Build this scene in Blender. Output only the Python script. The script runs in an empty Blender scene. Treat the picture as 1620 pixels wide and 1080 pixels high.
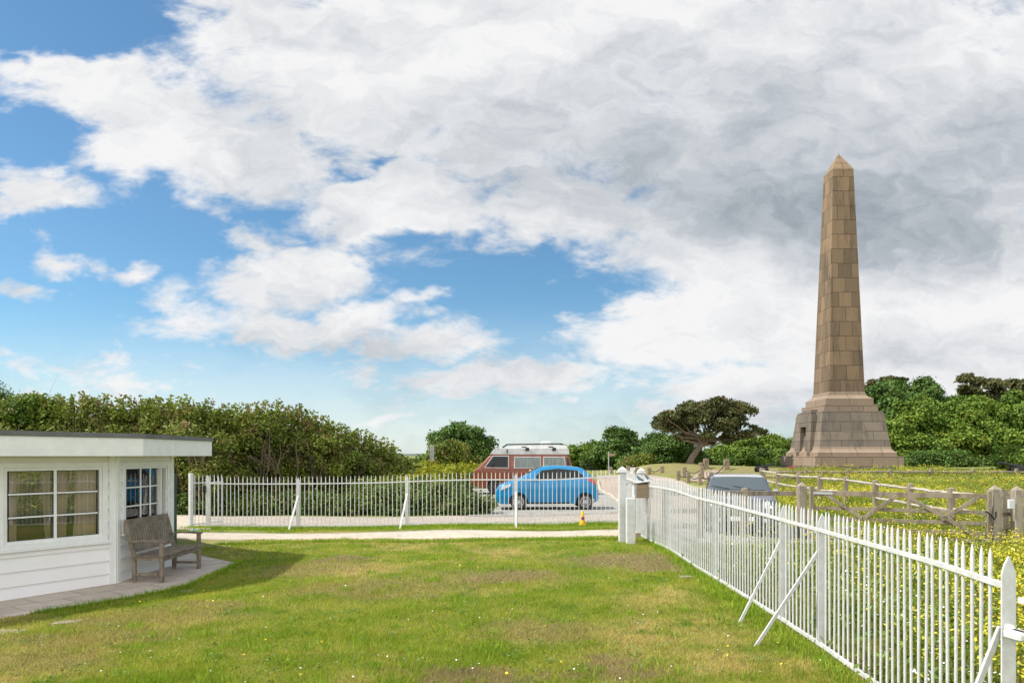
import bpy, bmesh, math, random
import numpy as np
from mathutils import Vector, Matrix
R = math.radians
PI = math.pi
random.seed(7)
scene = bpy.context.scene
col = scene.collection

# ------------------------------------------------------------------ camera
EYE = 1.9
F = 1080.0
cd = bpy.data.cameras.new('camera'); cam = bpy.data.objects.new('camera', cd); col.objects.link(cam)
cam.location = (0, 0, EYE); cam.rotation_euler = (R(90), 0, 0)
cd.sensor_width = 36; cd.lens = 24; cd.shift_y = 180/1620
cd.clip_start = .1; cd.clip_end = 12000
scene.camera = cam

# ------------------------------------------------------------------ world
SUN_DIR = Vector((-1.6, -0.10, 2.02)).normalized()      # towards the sun
SUN_EL = math.asin(SUN_DIR.z)
world = bpy.data.worlds.new('World'); scene.world = world; world.use_nodes = True
nt = world.node_tree; nt.nodes.clear()
def N(tree, t, **kw):
    n = tree.nodes.new(t)
    for k, v in kw.items():
        if k.startswith('i_'): n.inputs[k[2:].replace('_', ' ')].default_value = v
        else: setattr(n, k, v)
    return n
def L(tree, a, b): tree.links.new(a, b)
def M_(tree, op, a, b=None, c=None, clamp=False):
    n = tree.nodes.new('ShaderNodeMath'); n.operation = op; n.use_clamp = clamp
    for i, v in enumerate((a, b, c)):
        if v is None: continue
        if isinstance(v, (int, float)): n.inputs[i].default_value = v
        else: tree.links.new(v, n.inputs[i])
    return n.outputs[0]
def smooth(tree, v, a, b, lo=0, hi=1):
    n = tree.nodes.new('ShaderNodeMapRange'); n.interpolation_type = 'SMOOTHSTEP'
    tree.links.new(v, n.inputs[0])
    for i, x in zip((1, 2, 3, 4), (a, b, lo, hi)): n.inputs[i].default_value = x
    return n.outputs[0]
tc = N(nt, 'ShaderNodeTexCoord')
sp = N(nt, 'ShaderNodeSeparateXYZ'); L(nt, tc.outputs['Generated'], sp.inputs[0])
yp = M_(nt, 'MAXIMUM', M_(nt, 'ABSOLUTE', sp.outputs[1]), .12)
U = M_(nt, 'MULTIPLY_ADD', M_(nt, 'DIVIDE', sp.outputs[0], yp), 10.8, 8.1)
V = M_(nt, 'MULTIPLY_ADD', M_(nt, 'DIVIDE', sp.outputs[2], yp), -10.8, 7.2)
cv = N(nt, 'ShaderNodeCombineXYZ'); L(nt, U, cv.inputs[0]); L(nt, V, cv.inputs[1])
def noise(tree, vec, scale, detail=6, rough=.55, sx=1, sy=1, sz=1, off=0, dist=0):
    mp = N(tree, 'ShaderNodeMapping'); L(tree, vec, mp.inputs[0]); mp.inputs['Scale'].default_value = (sx, sy, sz); mp.inputs['Location'].default_value = (off, off*.7, off*.3)
    n = N(tree, 'ShaderNodeTexNoise'); L(tree, mp.outputs[0], n.inputs['Vector'])
    n.inputs['Scale'].default_value = scale; n.inputs['Detail'].default_value = detail; n.inputs['Roughness'].default_value = rough; n.inputs['Distortion'].default_value = dist
    return n
# warp
wn = noise(nt, cv.outputs[0], .9, 4, .55, 1, 1.5)
wsub = N(nt, 'ShaderNodeVectorMath', operation='SUBTRACT'); L(nt, wn.outputs['Color'], wsub.inputs[0]); wsub.inputs[1].default_value = (.5, .5, .5)
wmul = N(nt, 'ShaderNodeVectorMath', operation='MULTIPLY'); L(nt, wsub.outputs[0], wmul.inputs[0]); wmul.inputs[1].default_value = (1.9, 1.1, 0)
wadd = N(nt, 'ShaderNodeVectorMath', operation='ADD'); L(nt, wmul.outputs[0], wadd.inputs[0]); L(nt, cv.outputs[0], wadd.inputs[1])
def blob(vec, cx, cy, rx, ry, rot=0):
    mp = N(nt, 'ShaderNodeMapping', vector_type='TEXTURE'); L(nt, vec, mp.inputs[0])
    mp.inputs['Location'].default_value = (cx/100, cy/100, 0); mp.inputs['Rotation'].default_value = (0, 0, R(rot)); mp.inputs['Scale'].default_value = (rx/100, ry/100, 1)
    g = N(nt, 'ShaderNodeTexGradient', gradient_type='SPHERICAL'); L(nt, mp.outputs[0], g.inputs[0])
    return g.outputs['Fac']
def blobs(vec, lst, mode='MAXIMUM'):
    acc = None
    for b in lst:
        w = b[5]; v = M_(nt, 'MULTIPLY', blob(vec, *b[:5]), w)
        acc = v if acc is None else M_(nt, mode, acc, v)
    return acc
WV = wadd.outputs[0]
pos = blobs(WV, [
    (760, 90, 800, 330, 0, 1.25), (1350, 260, 640, 520, 0, 1.5), (1450, 560, 560, 300, 0, 1.2), (200, 150, 420, 110, 16, 1.15),
    (330, 235, 330, 120, 8, 1.2), (620, 310, 260, 130, 5, 1.2), (900, 330, 260, 120, 0, 1.1), (820, 380, 110, 60, 10, .8),
    (55, 300, 150, 62, 10, 1.0), (110, 398, 110, 42, 5, .8), (205, 432, 85, 30, 0, .72), (410, 385, 110, 42, 10, .85),
    (470, 440, 240, 70, -3, 1.0), (560, 412, 90, 44, 0, .85), (690, 465, 110, 36, -6, .85), (500, 515, 400, 72, 3, 1.0), (640, 548, 260, 46, 0, .72),
    (1080, 520, 300, 120, -12, 1.15), (1010, 560, 230, 60, 0, .8), (840, 600, 430, 60, 0, .84), (150, 596, 420, 66, 3, .60), (600, 652, 360, 26, 0, .46), (1200, 620, 330, 100, 0, 1.0),
    (300, 680, 300, 22, 0, .42), (900, 680, 330, 26, 0, .45), (40, 450, 90, 20, 10, .5)])
neg = blobs(WV, [(60, 22, 260, 85, 8, 1.0), (20, 90, 60, 30, 0, .5), (210, 380, 330, 50, 0, .35), (560, 262, 60, 22, -30, .5), (830, 460, 250, 66, 0, .45),
                 (60, 215, 170, 32, 12, .55), (700, 385, 160, 30, 0, .3), (1600, 560, 100, 16, 0, .25)])
n1 = noise(nt, cv.outputs[0], 1.25, 10, .62, .75, 1.6, 1, 3.1, .3)
dens = M_(nt, 'SUBTRACT', pos, neg)
dens = M_(nt, 'ADD', dens, M_(nt, 'MULTIPLY_ADD', n1.outputs['Fac'], 1.5, -.76))
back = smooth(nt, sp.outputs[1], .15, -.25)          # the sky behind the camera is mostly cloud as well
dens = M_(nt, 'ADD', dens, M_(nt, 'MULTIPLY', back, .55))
hz = smooth(nt, V, 4.6, 7.1)       # thin white veil near the horizon
alpha = smooth(nt, dens, .12, .66)
veil = M_(nt, 'MULTIPLY', hz, .62)
alpha = M_(nt, 'MAXIMUM', alpha, veil)
# cloud brightness
n2 = noise(nt, WV, .55, 8, .55, .6, 1.3, 1, 8.2, .2)
n3 = noise(nt, WV, 1.7, 7, .6, .8, 1.5, 1, 1.2, .3)
dark = blobs(WV, [(1580, 370, 680, 160, -4, .30), (1250, 320, 700, 180, -6, .12), (1480, 400, 460, 70, 4, .08), (1500, 120, 500, 120, -10, .12), (1180, 340, 340, 100, -12, .34), (1560, 230, 380, 150, -20, .40), (1150, 210, 460, 130, -22, .30), (820, 225, 300, 130, 0, .30), (380, 190, 320, 80, 10, .18), (960, 100, 330, 80, -15, .22), (640, 60, 260, 70, 10, .16),
                              (1550, 560, 300, 60, 0, .22), (1150, 680, 340, 90, 0, .34), (500, 245, 160, 40, 0, .12), (480, 545, 300, 34, 0, .16), (480, 462, 160, 22, 0, .10)], 'ADD')
bright = blobs(cv.outputs[0], [(250, 290, 200, 60, 10, .12), (600, 320, 220, 60, 0, .14), (1060, 420, 260, 120, 0, .14), (430, 90, 420, 110, 0, .08), (1480, 490, 330, 60, -5, .16), (560, 400, 120, 40, 0, .1), (1250, 590, 260, 60, 0, .12)], 'ADD')
b = M_(nt, 'SUBTRACT', .86, dark); b = M_(nt, 'ADD', b, bright)
b = M_(nt, 'ADD', b, M_(nt, 'MULTIPLY_ADD', n2.outputs['Fac'], .92, -.42))
b = M_(nt, 'ADD', b, M_(nt, 'MULTIPLY_ADD', n3.outputs['Fac'], .62, -.29))
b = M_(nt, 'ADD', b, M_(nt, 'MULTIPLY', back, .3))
b = M_(nt, 'MINIMUM', M_(nt, 'MAXIMUM', b, .22), 1.0)
ramp = N(nt, 'ShaderNodeValToRGB'); L(nt, b, ramp.inputs[0])
cr = ramp.color_ramp; cr.elements[0].position = .2; cr.elements[0].color = (.21, .25, .29, 1); cr.elements[1].position = 1; cr.elements[1].color = (.715, .715, .72, 1)
e = cr.elements.new(.55); e.color = (.42, .45, .485, 1); e = cr.elements.new(.8); e.color = (.59, .605, .625, 1)
sky = N(nt, 'ShaderNodeTexSky', sky_type='NISHITA', sun_disc=False, sun_elevation=SUN_EL, sun_rotation=math.atan2(SUN_DIR.x, SUN_DIR.y), altitude=100, air_density=1.0, dust_density=.35, ozone_density=2.5)
skym = N(nt, 'ShaderNodeMix', data_type='RGBA', blend_type='MULTIPLY'); skym.inputs[0].default_value = 1
L(nt, sky.outputs[0], skym.inputs[6]); skym.inputs[7].default_value = (.86, 1.19, 1.25, 1)
bg1 = N(nt, 'ShaderNodeBackground'); L(nt, skym.outputs[2], bg1.inputs[0]); bg1.inputs[1].default_value = .085
bg2 = N(nt, 'ShaderNodeBackground'); L(nt, ramp.outputs[0], bg2.inputs[0]); L(nt, M_(nt, 'MULTIPLY_ADD', back, .85, 1.0), bg2.inputs[1])  # clouds behind the camera boosted as unseen fill to raise the ambient light
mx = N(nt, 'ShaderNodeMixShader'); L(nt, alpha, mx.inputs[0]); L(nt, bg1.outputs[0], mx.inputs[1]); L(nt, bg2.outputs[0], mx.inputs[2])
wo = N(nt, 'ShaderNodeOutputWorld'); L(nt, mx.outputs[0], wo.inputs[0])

sl = bpy.data.lights.new('sun', 'SUN'); so = bpy.data.objects.new('sun', sl); col.objects.link(so)
sl.energy = 4.6; sl.angle = R(.5); sl.color = (1, .94, .84)
so.rotation_euler = (-SUN_DIR).to_track_quat('-Z', 'Y').to_euler(); so.location = (-20, -5, 30)
vs = scene.view_settings; vs.view_transform = 'Standard'; vs.look = 'None'; vs.exposure = 0.36; vs.gamma = 1
scene.cycles.max_bounces = 6; scene.cycles.transparent_max_bounces = 12

# ------------------------------------------------------------------ terrain
CP = np.array([(3, 17, .2), (2.9, 13, .1), (2.9, 10, .04), (2.9, 6, 0), (-6, 10.5, -.15), (-6.2, 12.5, -.13), (-9, 9, -.15), (-8.5, 18, 0), (0, 7, 0), (-3, 8, -.03), (0, 12, .03), (-3, 14, .0),
    (0, 17, .12), (1, 24.5, 0), (-1, 23, 0), (3, 25, 0), (.5, 32, .13), (3, 33, .1), (-5, 21, 0), (-10, 21, 0), (23.6, 49.7, .97), (20, 46, .98), (27, 46, .98), (20, 53, 1), (27, 53, 1), (24, 43, .75), (30, 45, .8),
    (10.5, 15, -.11), (7, 16, -.08), (5.2, 15.5, .08), (12, 22, 0), (13, 30, .1), (15, 38, .35), (16, 44, .75), (22, 38, .3), (20, 30, .05), (30, 36, .2), (0, 60, .3), (-20, 60, .3), (-20, 30, 0),
    (15, 50, 1.15), (12.5, 47, .8), (13, 52, 1.3), (8, 48, .4), (5, 55, .4), (6, 70, .5), (8, 35, .1), (5, 22, .15), (14, 10, -.1), (6, 8, -.02), (0, 2, 0), (10, 4, 0), (-10, 3, 0), (40, 60, 1), (20, 75, 1), (-40, 80, .4), (60, 40, .3), (0, 110, .5), (60, 110, .8), (-60, 20, 0)])
def H(x, y):
    x = np.asarray(x, float); y = np.asarray(y, float); sh = x.shape
    x = x.ravel(); y = y.ravel(); out = np.empty(len(x))
    for i in range(0, len(x), 50000):
        xs = x[i:i+50000, None]; ys = y[i:i+50000, None]
        w = 1/((xs-CP[:, 0])**2+(ys-CP[:, 1])**2+1.2)**2.0
        z = (w*CP[:, 2]).sum(1)/w.sum(1)
        out[i:i+50000] = z
    out += .012*np.sin(x*1.1+.6*np.sin(y*.9))*np.cos(y*1.3+1)
    return out.reshape(sh)
def h(x, y): return float(H(np.array([x]), np.array([y]))[0])
def G(px, py):
    """point on the terrain seen at this pixel of the 1620x1080 photograph"""
    d = ((px-810)/F, 1.0, (720-py)/F); t = 2.0; s = .25
    while t < 400:
        if EYE+d[2]*t < h(d[0]*t, t):
            lo, hi = t-s, t
            for _ in range(12):
                m = (lo+hi)/2
                if EYE+d[2]*m < h(d[0]*m, m): hi = m
                else: lo = m
            return Vector((d[0]*hi, hi, EYE+d[2]*hi))
        s = max(.25, t*.02); t += s
    return Vector((d[0]*400, 400, h(d[0]*400, 400)))
def P(px, Y): # ground point at depth Y
    x = (px-810)/F*Y; return Vector((x, Y, h(x, Y)))
def Z(py, Y): return EYE+(720-py)/F*Y

# ------------------------------------------------------------------ materials
MATS = {}
def mat(name, c1, c2=None, scale=3, rough=.6, bump=0, bscale=40, metal=0, c3=None, island=0, trans=0, spec=.5, stretch=(1, 1, 1), detail=5, coat=0, lo=.35, hi=.65, coords='Object'):
    if name in MATS: return MATS[name]
    m = bpy.data.materials.new(name); m.use_nodes = True; t = m.node_tree; t.nodes.clear()
    out = N(t, 'ShaderNodeOutputMaterial'); bs = N(t, 'ShaderNodeBsdfPrincipled')
    bs.inputs['Roughness'].default_value = rough; bs.inputs['Metallic'].default_value = metal; bs.inputs['Specular IOR Level'].default_value = spec
    bs.inputs['Coat Weight'].default_value = coat; bs.inputs['Coat Roughness'].default_value = .05
    tcn = N(t, 'ShaderNodeTexCoord'); src = tcn.outputs[coords]
    if coords == 'World':
        pass
    cout = None
    if c2 is not None:
        nz = noise(t, src, scale, detail, .6, *stretch)
        f = smooth(t, nz.outputs['Fac'], lo, hi)
        mxn = N(t, 'ShaderNodeMix', data_type='RGBA'); L(t, f, mxn.inputs[0]); mxn.inputs[6].default_value = (*c1, 1); mxn.inputs[7].default_value = (*c2, 1); cout = mxn.outputs[2]
        if c3 is not None:
            nz = noise(t, src, scale*3.3, 4, .6, *stretch, 5.3)
            f = smooth(t, nz.outputs['Fac'], .5, .7)
            m2 = N(t, 'ShaderNodeMix', data_type='RGBA'); L(t, f, m2.inputs[0]); L(t, cout, m2.inputs[6]); m2.inputs[7].default_value = (*c3, 1); cout = m2.outputs[2]
    if island:
        g = N(t, 'ShaderNodeNewGeometry'); hs = N(t, 'ShaderNodeHueSaturation')
        if cout is None: hs.inputs['Color'].default_value = (*c1, 1)
        else: L(t, cout, hs.inputs['Color'])
        L(t, M_(t, 'MULTIPLY_ADD', g.outputs['Random Per Island'], 2*island, 1-island), hs.inputs['Value'])
        L(t, M_(t, 'MULTIPLY_ADD', g.outputs['Random Per Island'], .03, .485), hs.inputs['Hue'])
        cout = hs.outputs[0]
    if cout is None: bs.inputs['Base Color'].default_value = (*c1, 1)
    else: L(t, cout, bs.inputs['Base Color'])
    if bump:
        nb = noise(t, src, bscale, 5, .6, *stretch); bp = N(t, 'ShaderNodeBump'); bp.inputs['Strength'].default_value = min(bump, 1); bp.inputs['Distance'].default_value = .02*max(1, bump)
        L(t, nb.outputs['Fac'], bp.inputs['Height']); L(t, bp.outputs[0], bs.inputs['Normal'])
    sh = bs.outputs[0]
    if trans:
        tr = N(t, 'ShaderNodeBsdfTranslucent')
        if cout is None: tr.inputs[0].default_value = (*c1, 1)
        else: L(t, cout, tr.inputs[0])
        ms = N(t, 'ShaderNodeMixShader'); ms.inputs[0].default_value = trans; L(t, sh, ms.inputs[1]); L(t, tr.outputs[0], ms.inputs[2]); sh = ms.outputs[0]
    L(t, sh, out.inputs[0]); MATS[name] = m; return m
def glass_mat(name, tint=(.75, .85, .82), opaque=.0, base=(.02, .03, .03), refl=(1.25, .05)):
    if name in MATS: return MATS[name]
    m = bpy.data.materials.new(name); m.use_nodes = True; t = m.node_tree; t.nodes.clear()
    out = N(t, 'ShaderNodeOutputMaterial'); tr = N(t, 'ShaderNodeBsdfTransparent'); tr.inputs[0].default_value = (*tint, 1)
    df = N(t, 'ShaderNodeBsdfDiffuse'); df.inputs[0].default_value = (*base, 1)
    gl = N(t, 'ShaderNodeBsdfGlossy'); gl.inputs['Roughness'].default_value = .02; gl.inputs[0].default_value = (1, 1, 1, 1)
    m1 = N(t, 'ShaderNodeMixShader'); m1.inputs[0].default_value = opaque; L(t, tr.outputs[0], m1.inputs[1]); L(t, df.outputs[0], m1.inputs[2])
    fr = N(t, 'ShaderNodeFresnel'); fr.inputs[0].default_value = 1.6
    m2 = N(t, 'ShaderNodeMixShader'); L(t, M_(t, 'MULTIPLY_ADD', fr.outputs[0], refl[0], refl[1], clamp=True), m2.inputs[0]); L(t, m1.outputs[0], m2.inputs[1]); L(t, gl.outputs[0], m2.inputs[2])
    L(t, m2.outputs[0], out.inputs[0]); MATS[name] = m; return m

white = mat('white paint', (.82, .81, .78), (.76, .755, .73), 6, .45, .15, 60)
whitef = mat('fence white paint', (.66, .665, .665), (.55, .55, .53), 9, .45, .2, 90, c3=(.60, .60, .58))
oldwood = mat('weathered wood', (.29, .24, .17), (.155, .122, .082), 5, .85, .6, 60, c3=(.30, .26, .20), stretch=(1, 1, .25))
paleWood = mat('silvered cleft wood', (.47, .43, .35), (.31, .265, .20), 6, .85, .6, 60, c3=(.44, .40, .34))
benchwood = mat('grey teak', (.27, .22, .16), (.15, .12, .085), 9, .85, .6, 90, c3=(.29, .25, .19))
black = mat('black paint', (.012, .012, .013), rough=.4)
rubber = mat('tyre rubber', (.02, .02, .02), rough=.8)
metalgrey = mat('alloy', (.6, .6, .62), rough=.3, metal=.8)

# ------------------------------------------------------------------ mesh helpers
def linkobj(name, me, m, parent=None, smoothf=False):
    o = bpy.data.objects.new(name, me); col.objects.link(o)
    if m is not None and not me.materials: me.materials.append(m)
    if smoothf: me.shade_smooth() if hasattr(me, 'shade_smooth') else None
    if parent is not None: o.parent = parent
    return o
class MB:
    def __init__(s): s.v = []; s.f = []
    def add(s, vs, fs):
        b = len(s.v); s.v += [tuple(v) for v in vs]; s.f += [tuple(b+i for i in f) for f in fs]; return s
    def box(s, c, d, rz=0, M=None, bev=0):
        hx, hy, hz = d[0]/2, d[1]/2, d[2]/2
        if bev:
            pts = []
            b_ = min(bev, hx*.9, hy*.9, hz*.9)
            bm = bmesh.new(); bmesh.ops.create_cube(bm, size=1, matrix=Matrix.Diagonal((d[0], d[1], d[2], 1)))
            bmesh.ops.bevel(bm, geom=bm.edges[:], offset=b_, segments=1, affect='EDGES')
            bm.verts.ensure_lookup_table(); vs_ = [v.co.copy() for v in bm.verts]; fs = [[v.index for v in f.verts] for f in bm.faces]; bm.free()
        else:
            vs_ = [Vector((x*hx, y*hy, z*hz)) for x in (-1, 1) for y in (-1, 1) for z in (-1, 1)]
            fs = [(0, 1, 3, 2), (4, 6, 7, 5), (0, 4, 5, 1), (2, 3, 7, 6), (0, 2, 6, 4), (1, 5, 7, 3)]
        X = Matrix.Translation(c) @ (M if M else Matrix.Rotation(rz, 4, 'Z'))
        return s.add([X @ v for v in vs_], fs)
    def bar(s, a, b, w, t, up=(0, 0, 1), bev=0):
        a = Vector(a); b = Vector(b); d = b-a; l = d.length; z = d.normalized(); up = Vector(up)
        x = up.cross(z)
        if x.length < 1e-4: x = Vector((1, 0, 0)).cross(z)
        x.normalize(); y = z.cross(x)
        M = Matrix(((x.x, y.x, z.x, 0), (x.y, y.y, z.y, 0), (x.z, y.z, z.z, 0), (0, 0, 0, 1)))
        return s.box((a+b)/2, (w, t, l), M=M, bev=bev)
    def tube(s, pts, rad, n=8, cap=True):
        pts = [Vector(p) for p in pts]; k = len(pts)
        if not hasattr(rad, '__len__'): rad = [rad]*k
        vs_ = []; ref = None
        for i, p in enumerate(pts):
            d = (pts[min(i+1, k-1)]-pts[max(i-1, 0)])
            d = d.normalized() if d.length > 1e-9 else Vector((0, 0, 1))
            if ref is None: ref = Vector((0, 0, 1)) if abs(d.z) < .9 else Vector((1, 0, 0))
            a = d.cross(ref).normalized(); b = a.cross(d).normalized(); ref = b
            for j in range(n):
                t = 2*PI*j/n; vs_.append(p+(a*math.cos(t)+b*math.sin(t))*rad[i])
        fs = [(i*n+j, i*n+(j+1) % n, (i+1)*n+(j+1) % n, (i+1)*n+j) for i in range(k-1) for j in range(n)]
        if cap: fs += [tuple(range(n-1, -1, -1)), tuple((k-1)*n+j for j in range(n))]
        return s.add(vs_, fs)
    def prism(s, poly, z0, z1):
        n = len(poly); vs_ = [(x, y, z0) for x, y in poly]+[(x, y, z1) for x, y in poly]
        return s.add(vs_, [tuple(range(n-1, -1, -1)), tuple(range(n, 2*n))]+[(i, (i+1) % n, n+(i+1) % n, n+i) for i in range(n)])
    def lathe(s, prof, n=16, c=(0, 0, 0), axis='Z', cap=True):
        vs_ = []
        for r, z in prof:
            for j in range(n):
                t = 2*PI*j/n; x, y = r*math.cos(t), r*math.sin(t)
                p = (x, y, z) if axis == 'Z' else (x, z, y) if axis == 'Y' else (z, x, y)
                vs_.append((c[0]+p[0], c[1]+p[1], c[2]+p[2]))
        k = len(prof); fs = [(i*n+j, i*n+(j+1) % n, (i+1)*n+(j+1) % n, (i+1)*n+j) for i in range(k-1) for j in range(n)]
        if cap: fs += [tuple(range(n-1, -1, -1)), tuple((k-1)*n+j for j in range(n))]
        return s.add(vs_, fs)
    def mesh(s, name):
        me = bpy.data.meshes.new(name); me.from_pydata(s.v, [], s.f); me.validate(); me.update()
        bm = bmesh.new(); bm.from_mesh(me); bmesh.ops.recalc_face_normals(bm, faces=bm.faces); bm.to_mesh(me); bm.free(); return me
    def build(s, name, m, parent=None, smooth=False):
        me = s.mesh(name); o = linkobj(name, me, m, parent)
        if smooth:
            for p in me.polygons: p.use_smooth = True
            try: me.set_sharp_from_angle(angle=R(40))
            except Exception: pass
        return o
def npmesh(name, verts, faces, m, parent=None, nper=4):
    me = bpy.data.meshes.new(name); nv = len(verts); nf = len(faces)
    me.vertices.add(nv); me.vertices.foreach_set('co', np.asarray(verts, np.float32).ravel())
    me.loops.add(nf*nper); me.loops.foreach_set('vertex_index', np.asarray(faces, np.int32).ravel())
    me.polygons.add(nf); me.polygons.foreach_set('loop_start', np.arange(0, nf*nper, nper, dtype=np.int32))
    me.update(calc_edges=True); return linkobj(name, me, m, parent)
def tag(o, label, cat, group=None, kind=None):
    if label: o['label'] = label
    if cat: o['category'] = cat
    if group: o['group'] = group
    if kind: o['kind'] = kind
    return o
def struct(o, kind='structure'): o['kind'] = kind; return o
def thing(name, label, cat, loc=(0, 0, 0), rz=0, group=None):
    o = bpy.data.objects.new(name, None); col.objects.link(o); o.location = loc; o.rotation_euler = (0, 0, rz); o.empty_display_size = .2
    return tag(o, label, cat, group)
def dup(root, loc, rz, label=None):
    r = root.copy(); col.objects.link(r); r.location = loc; r.rotation_euler = (0, 0, rz)
    if label: r['label'] = label
    for ch in list(root.children):
        c = ch.copy(); col.objects.link(c); c.parent = r
        for g in ch.children:
            d = g.copy(); col.objects.link(d); d.parent = c
    return r
def inpoly(x, y, poly):
    c = np.zeros(len(x), bool); n = len(poly)
    for i in range(n):
        x1, y1 = poly[i][:2]; x2, y2 = poly[(i+1) % n][:2]
        if y1 == y2: continue
        c ^= ((y1 > y) != (y2 > y)) & (x < (x2-x1)*(y-y1)/(y2-y1)+x1)
    return c

# ------------------------------------------------------------------ ground
def gaxis(lo, hi, step, far_lo, far_hi):
    a = list(np.arange(lo, hi+1e-6, step)); s = step; v = hi
    while v < far_hi: s *= 1.25; v += s; a.append(v)
    s = step; v = lo
    while v > far_lo: s *= 1.25; v -= s; a.insert(0, v)
    return np.array(a)
gx = gaxis(-16, 32, .3, -4000, 4000); gy = gaxis(0, 62, .3, -300, 6000)
XX, YY = np.meshgrid(gx, gy); ZZ = H(XX, YY)
vg = np.stack([XX.ravel(), YY.ravel(), ZZ.ravel()], 1); nx = len(gx); ny = len(gy)
ii, jj = np.meshgrid(np.arange(nx-1), np.arange(ny-1)); q = (jj*nx+ii).ravel()
DRY = [(990, 885, 1.3, .75), (1040, 897, .7, .45), (800, 912, 1.1, .6), (770, 1075, .8, .3), (985, 1060, .4, .3), (540, 884, .6, .3)]
STRAW = [(230, 975, 1.4, .55), (120, 1010, 1.2, .45), (330, 955, .8, .35), (600, 930, 1.6, .8), (40, 1050, .9, .4), (850, 1000, .8, .5), (500, 900, 1.2, .7), (1190, 744, 6, 8), (1070, 744, 4, 5), (1240, 742, 6, 6)]
def lawn_mat(name, yellow=.0):
    m = bpy.data.materials.new(name); m.use_nodes = True; t = m.node_tree; bs = t.nodes['Principled BSDF']; bs.inputs['Roughness'].default_value = .9; bs.inputs['Specular IOR Level'].default_value = .15
    tcn = N(t, 'ShaderNodeTexCoord'); src = tcn.outputs['Object']
    def mixc(f, a, bcol):
        mm = N(t, 'ShaderNodeMix', data_type='RGBA'); L(t, f, mm.inputs[0])
        if isinstance(a, tuple): mm.inputs[6].default_value = (*a, 1)
        else: L(t, a, mm.inputs[6])
        mm.inputs[7].default_value = (*bcol, 1); return mm.outputs[2]
    # smaller noise: fine mottling; larger: dry patches
    a = mixc(smooth(t, noise(t, src, 1.3, 6, .65).outputs['Fac'], .38, .62), (.235, .315, .024), (.37, .385, .055))
    a = mixc(smooth(t, noise(t, src, .38, 7, .68, 1, 1, 1, 2.2).outputs['Fac'], .50-yellow, .66-yellow), a, (.52, .43, .14))
    a = mixc(smooth(t, noise(t, src, .62, 6, .7, 1, 1.5, 1, 7.7).outputs['Fac'], .63, .70), a, (.22, .15, .09))
    a = mixc(smooth(t, noise(t, src, 2.6, 4, .6, 1, 1, 1, 4.7).outputs['Fac'], .56, .70), a, (.18, .275, .02))
    wz = noise(t, src, 1.6, 5, .7); ws = N(t, 'ShaderNodeVectorMath', operation='MULTIPLY_ADD'); L(t, wz.outputs['Color'], ws.inputs[0]); ws.inputs[1].default_value = (1.5, 1.5, 0)
    sb = N(t, 'ShaderNodeVectorMath', operation='SUBTRACT'); L(t, src, sb.inputs[0]); sb.inputs[1].default_value = (.75, .75, 0); L(t, sb.outputs[0], ws.inputs[2])
    flt = N(t, 'ShaderNodeVectorMath', operation='MULTIPLY'); L(t, ws.outputs[0], flt.inputs[0]); flt.inputs[1].default_value = (1, 1, 0)
    for lst, colr in ((STRAW, (.38, .31, .12)), (DRY, (.38, .27, .16))):
        acc = None
        for (px, py, rx_, ry_) in lst:
            p = G(px, py); mp = N(t, 'ShaderNodeMapping', vector_type='TEXTURE'); L(t, flt.outputs[0], mp.inputs[0]); mp.inputs['Location'].default_value = (p.x, p.y, 0); mp.inputs['Scale'].default_value = (rx_*1.5, ry_*1.7, 1)
            gr = N(t, 'ShaderNodeTexGradient', gradient_type='SPHERICAL'); L(t, mp.outputs[0], gr.inputs[0]); acc = gr.outputs['Fac'] if acc is None else M_(t, 'MAXIMUM', acc, gr.outputs['Fac'])
        acc = M_(t, 'ADD', acc, M_(t, 'MULTIPLY_ADD', noise(t, src, 9, 6, .8, 1, 1, 1, 1.7).outputs['Fac'], 1.8, -.95))
        a = mixc(smooth(t, acc, .22, .62, 0, .68), a, colr)
    g = N(t, 'ShaderNodeNewGeometry'); hs = N(t, 'ShaderNodeHueSaturation'); L(t, a, hs.inputs['Color'])
    if 'blade' in name:
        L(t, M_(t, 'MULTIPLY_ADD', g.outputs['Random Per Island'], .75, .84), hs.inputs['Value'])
        L(t, M_(t, 'MULTIPLY_ADD', g.outputs['Random Per Island'], .04, .48), hs.inputs['Hue'])
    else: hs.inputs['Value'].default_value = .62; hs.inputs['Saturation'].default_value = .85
    L(t, hs.outputs[0], bs.inputs['Base Color'])
    bp = N(t, 'ShaderNodeBump'); bp.inputs['Distance'].default_value = .03; L(t, noise(t, src, 30, 5, .7).outputs['Fac'], bp.inputs['Height']); L(t, bp.outputs[0], bs.inputs['Normal'])
    tr = N(t, 'ShaderNodeBsdfTranslucent'); L(t, hs.outputs[0], tr.inputs[0]); ms = N(t, 'ShaderNodeMixShader'); ms.inputs[0].default_value = .45 if 'blade' in name else 0
    L(t, bs.outputs[0], ms.inputs[1]); L(t, tr.outputs[0], ms.inputs[2]); L(t, ms.outputs[0], t.nodes['Material Output'].inputs[0])
    return m
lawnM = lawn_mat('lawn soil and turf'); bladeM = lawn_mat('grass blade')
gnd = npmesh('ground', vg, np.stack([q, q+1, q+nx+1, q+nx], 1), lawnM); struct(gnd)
for p in gnd.data.polygons: p.use_smooth = True
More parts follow.
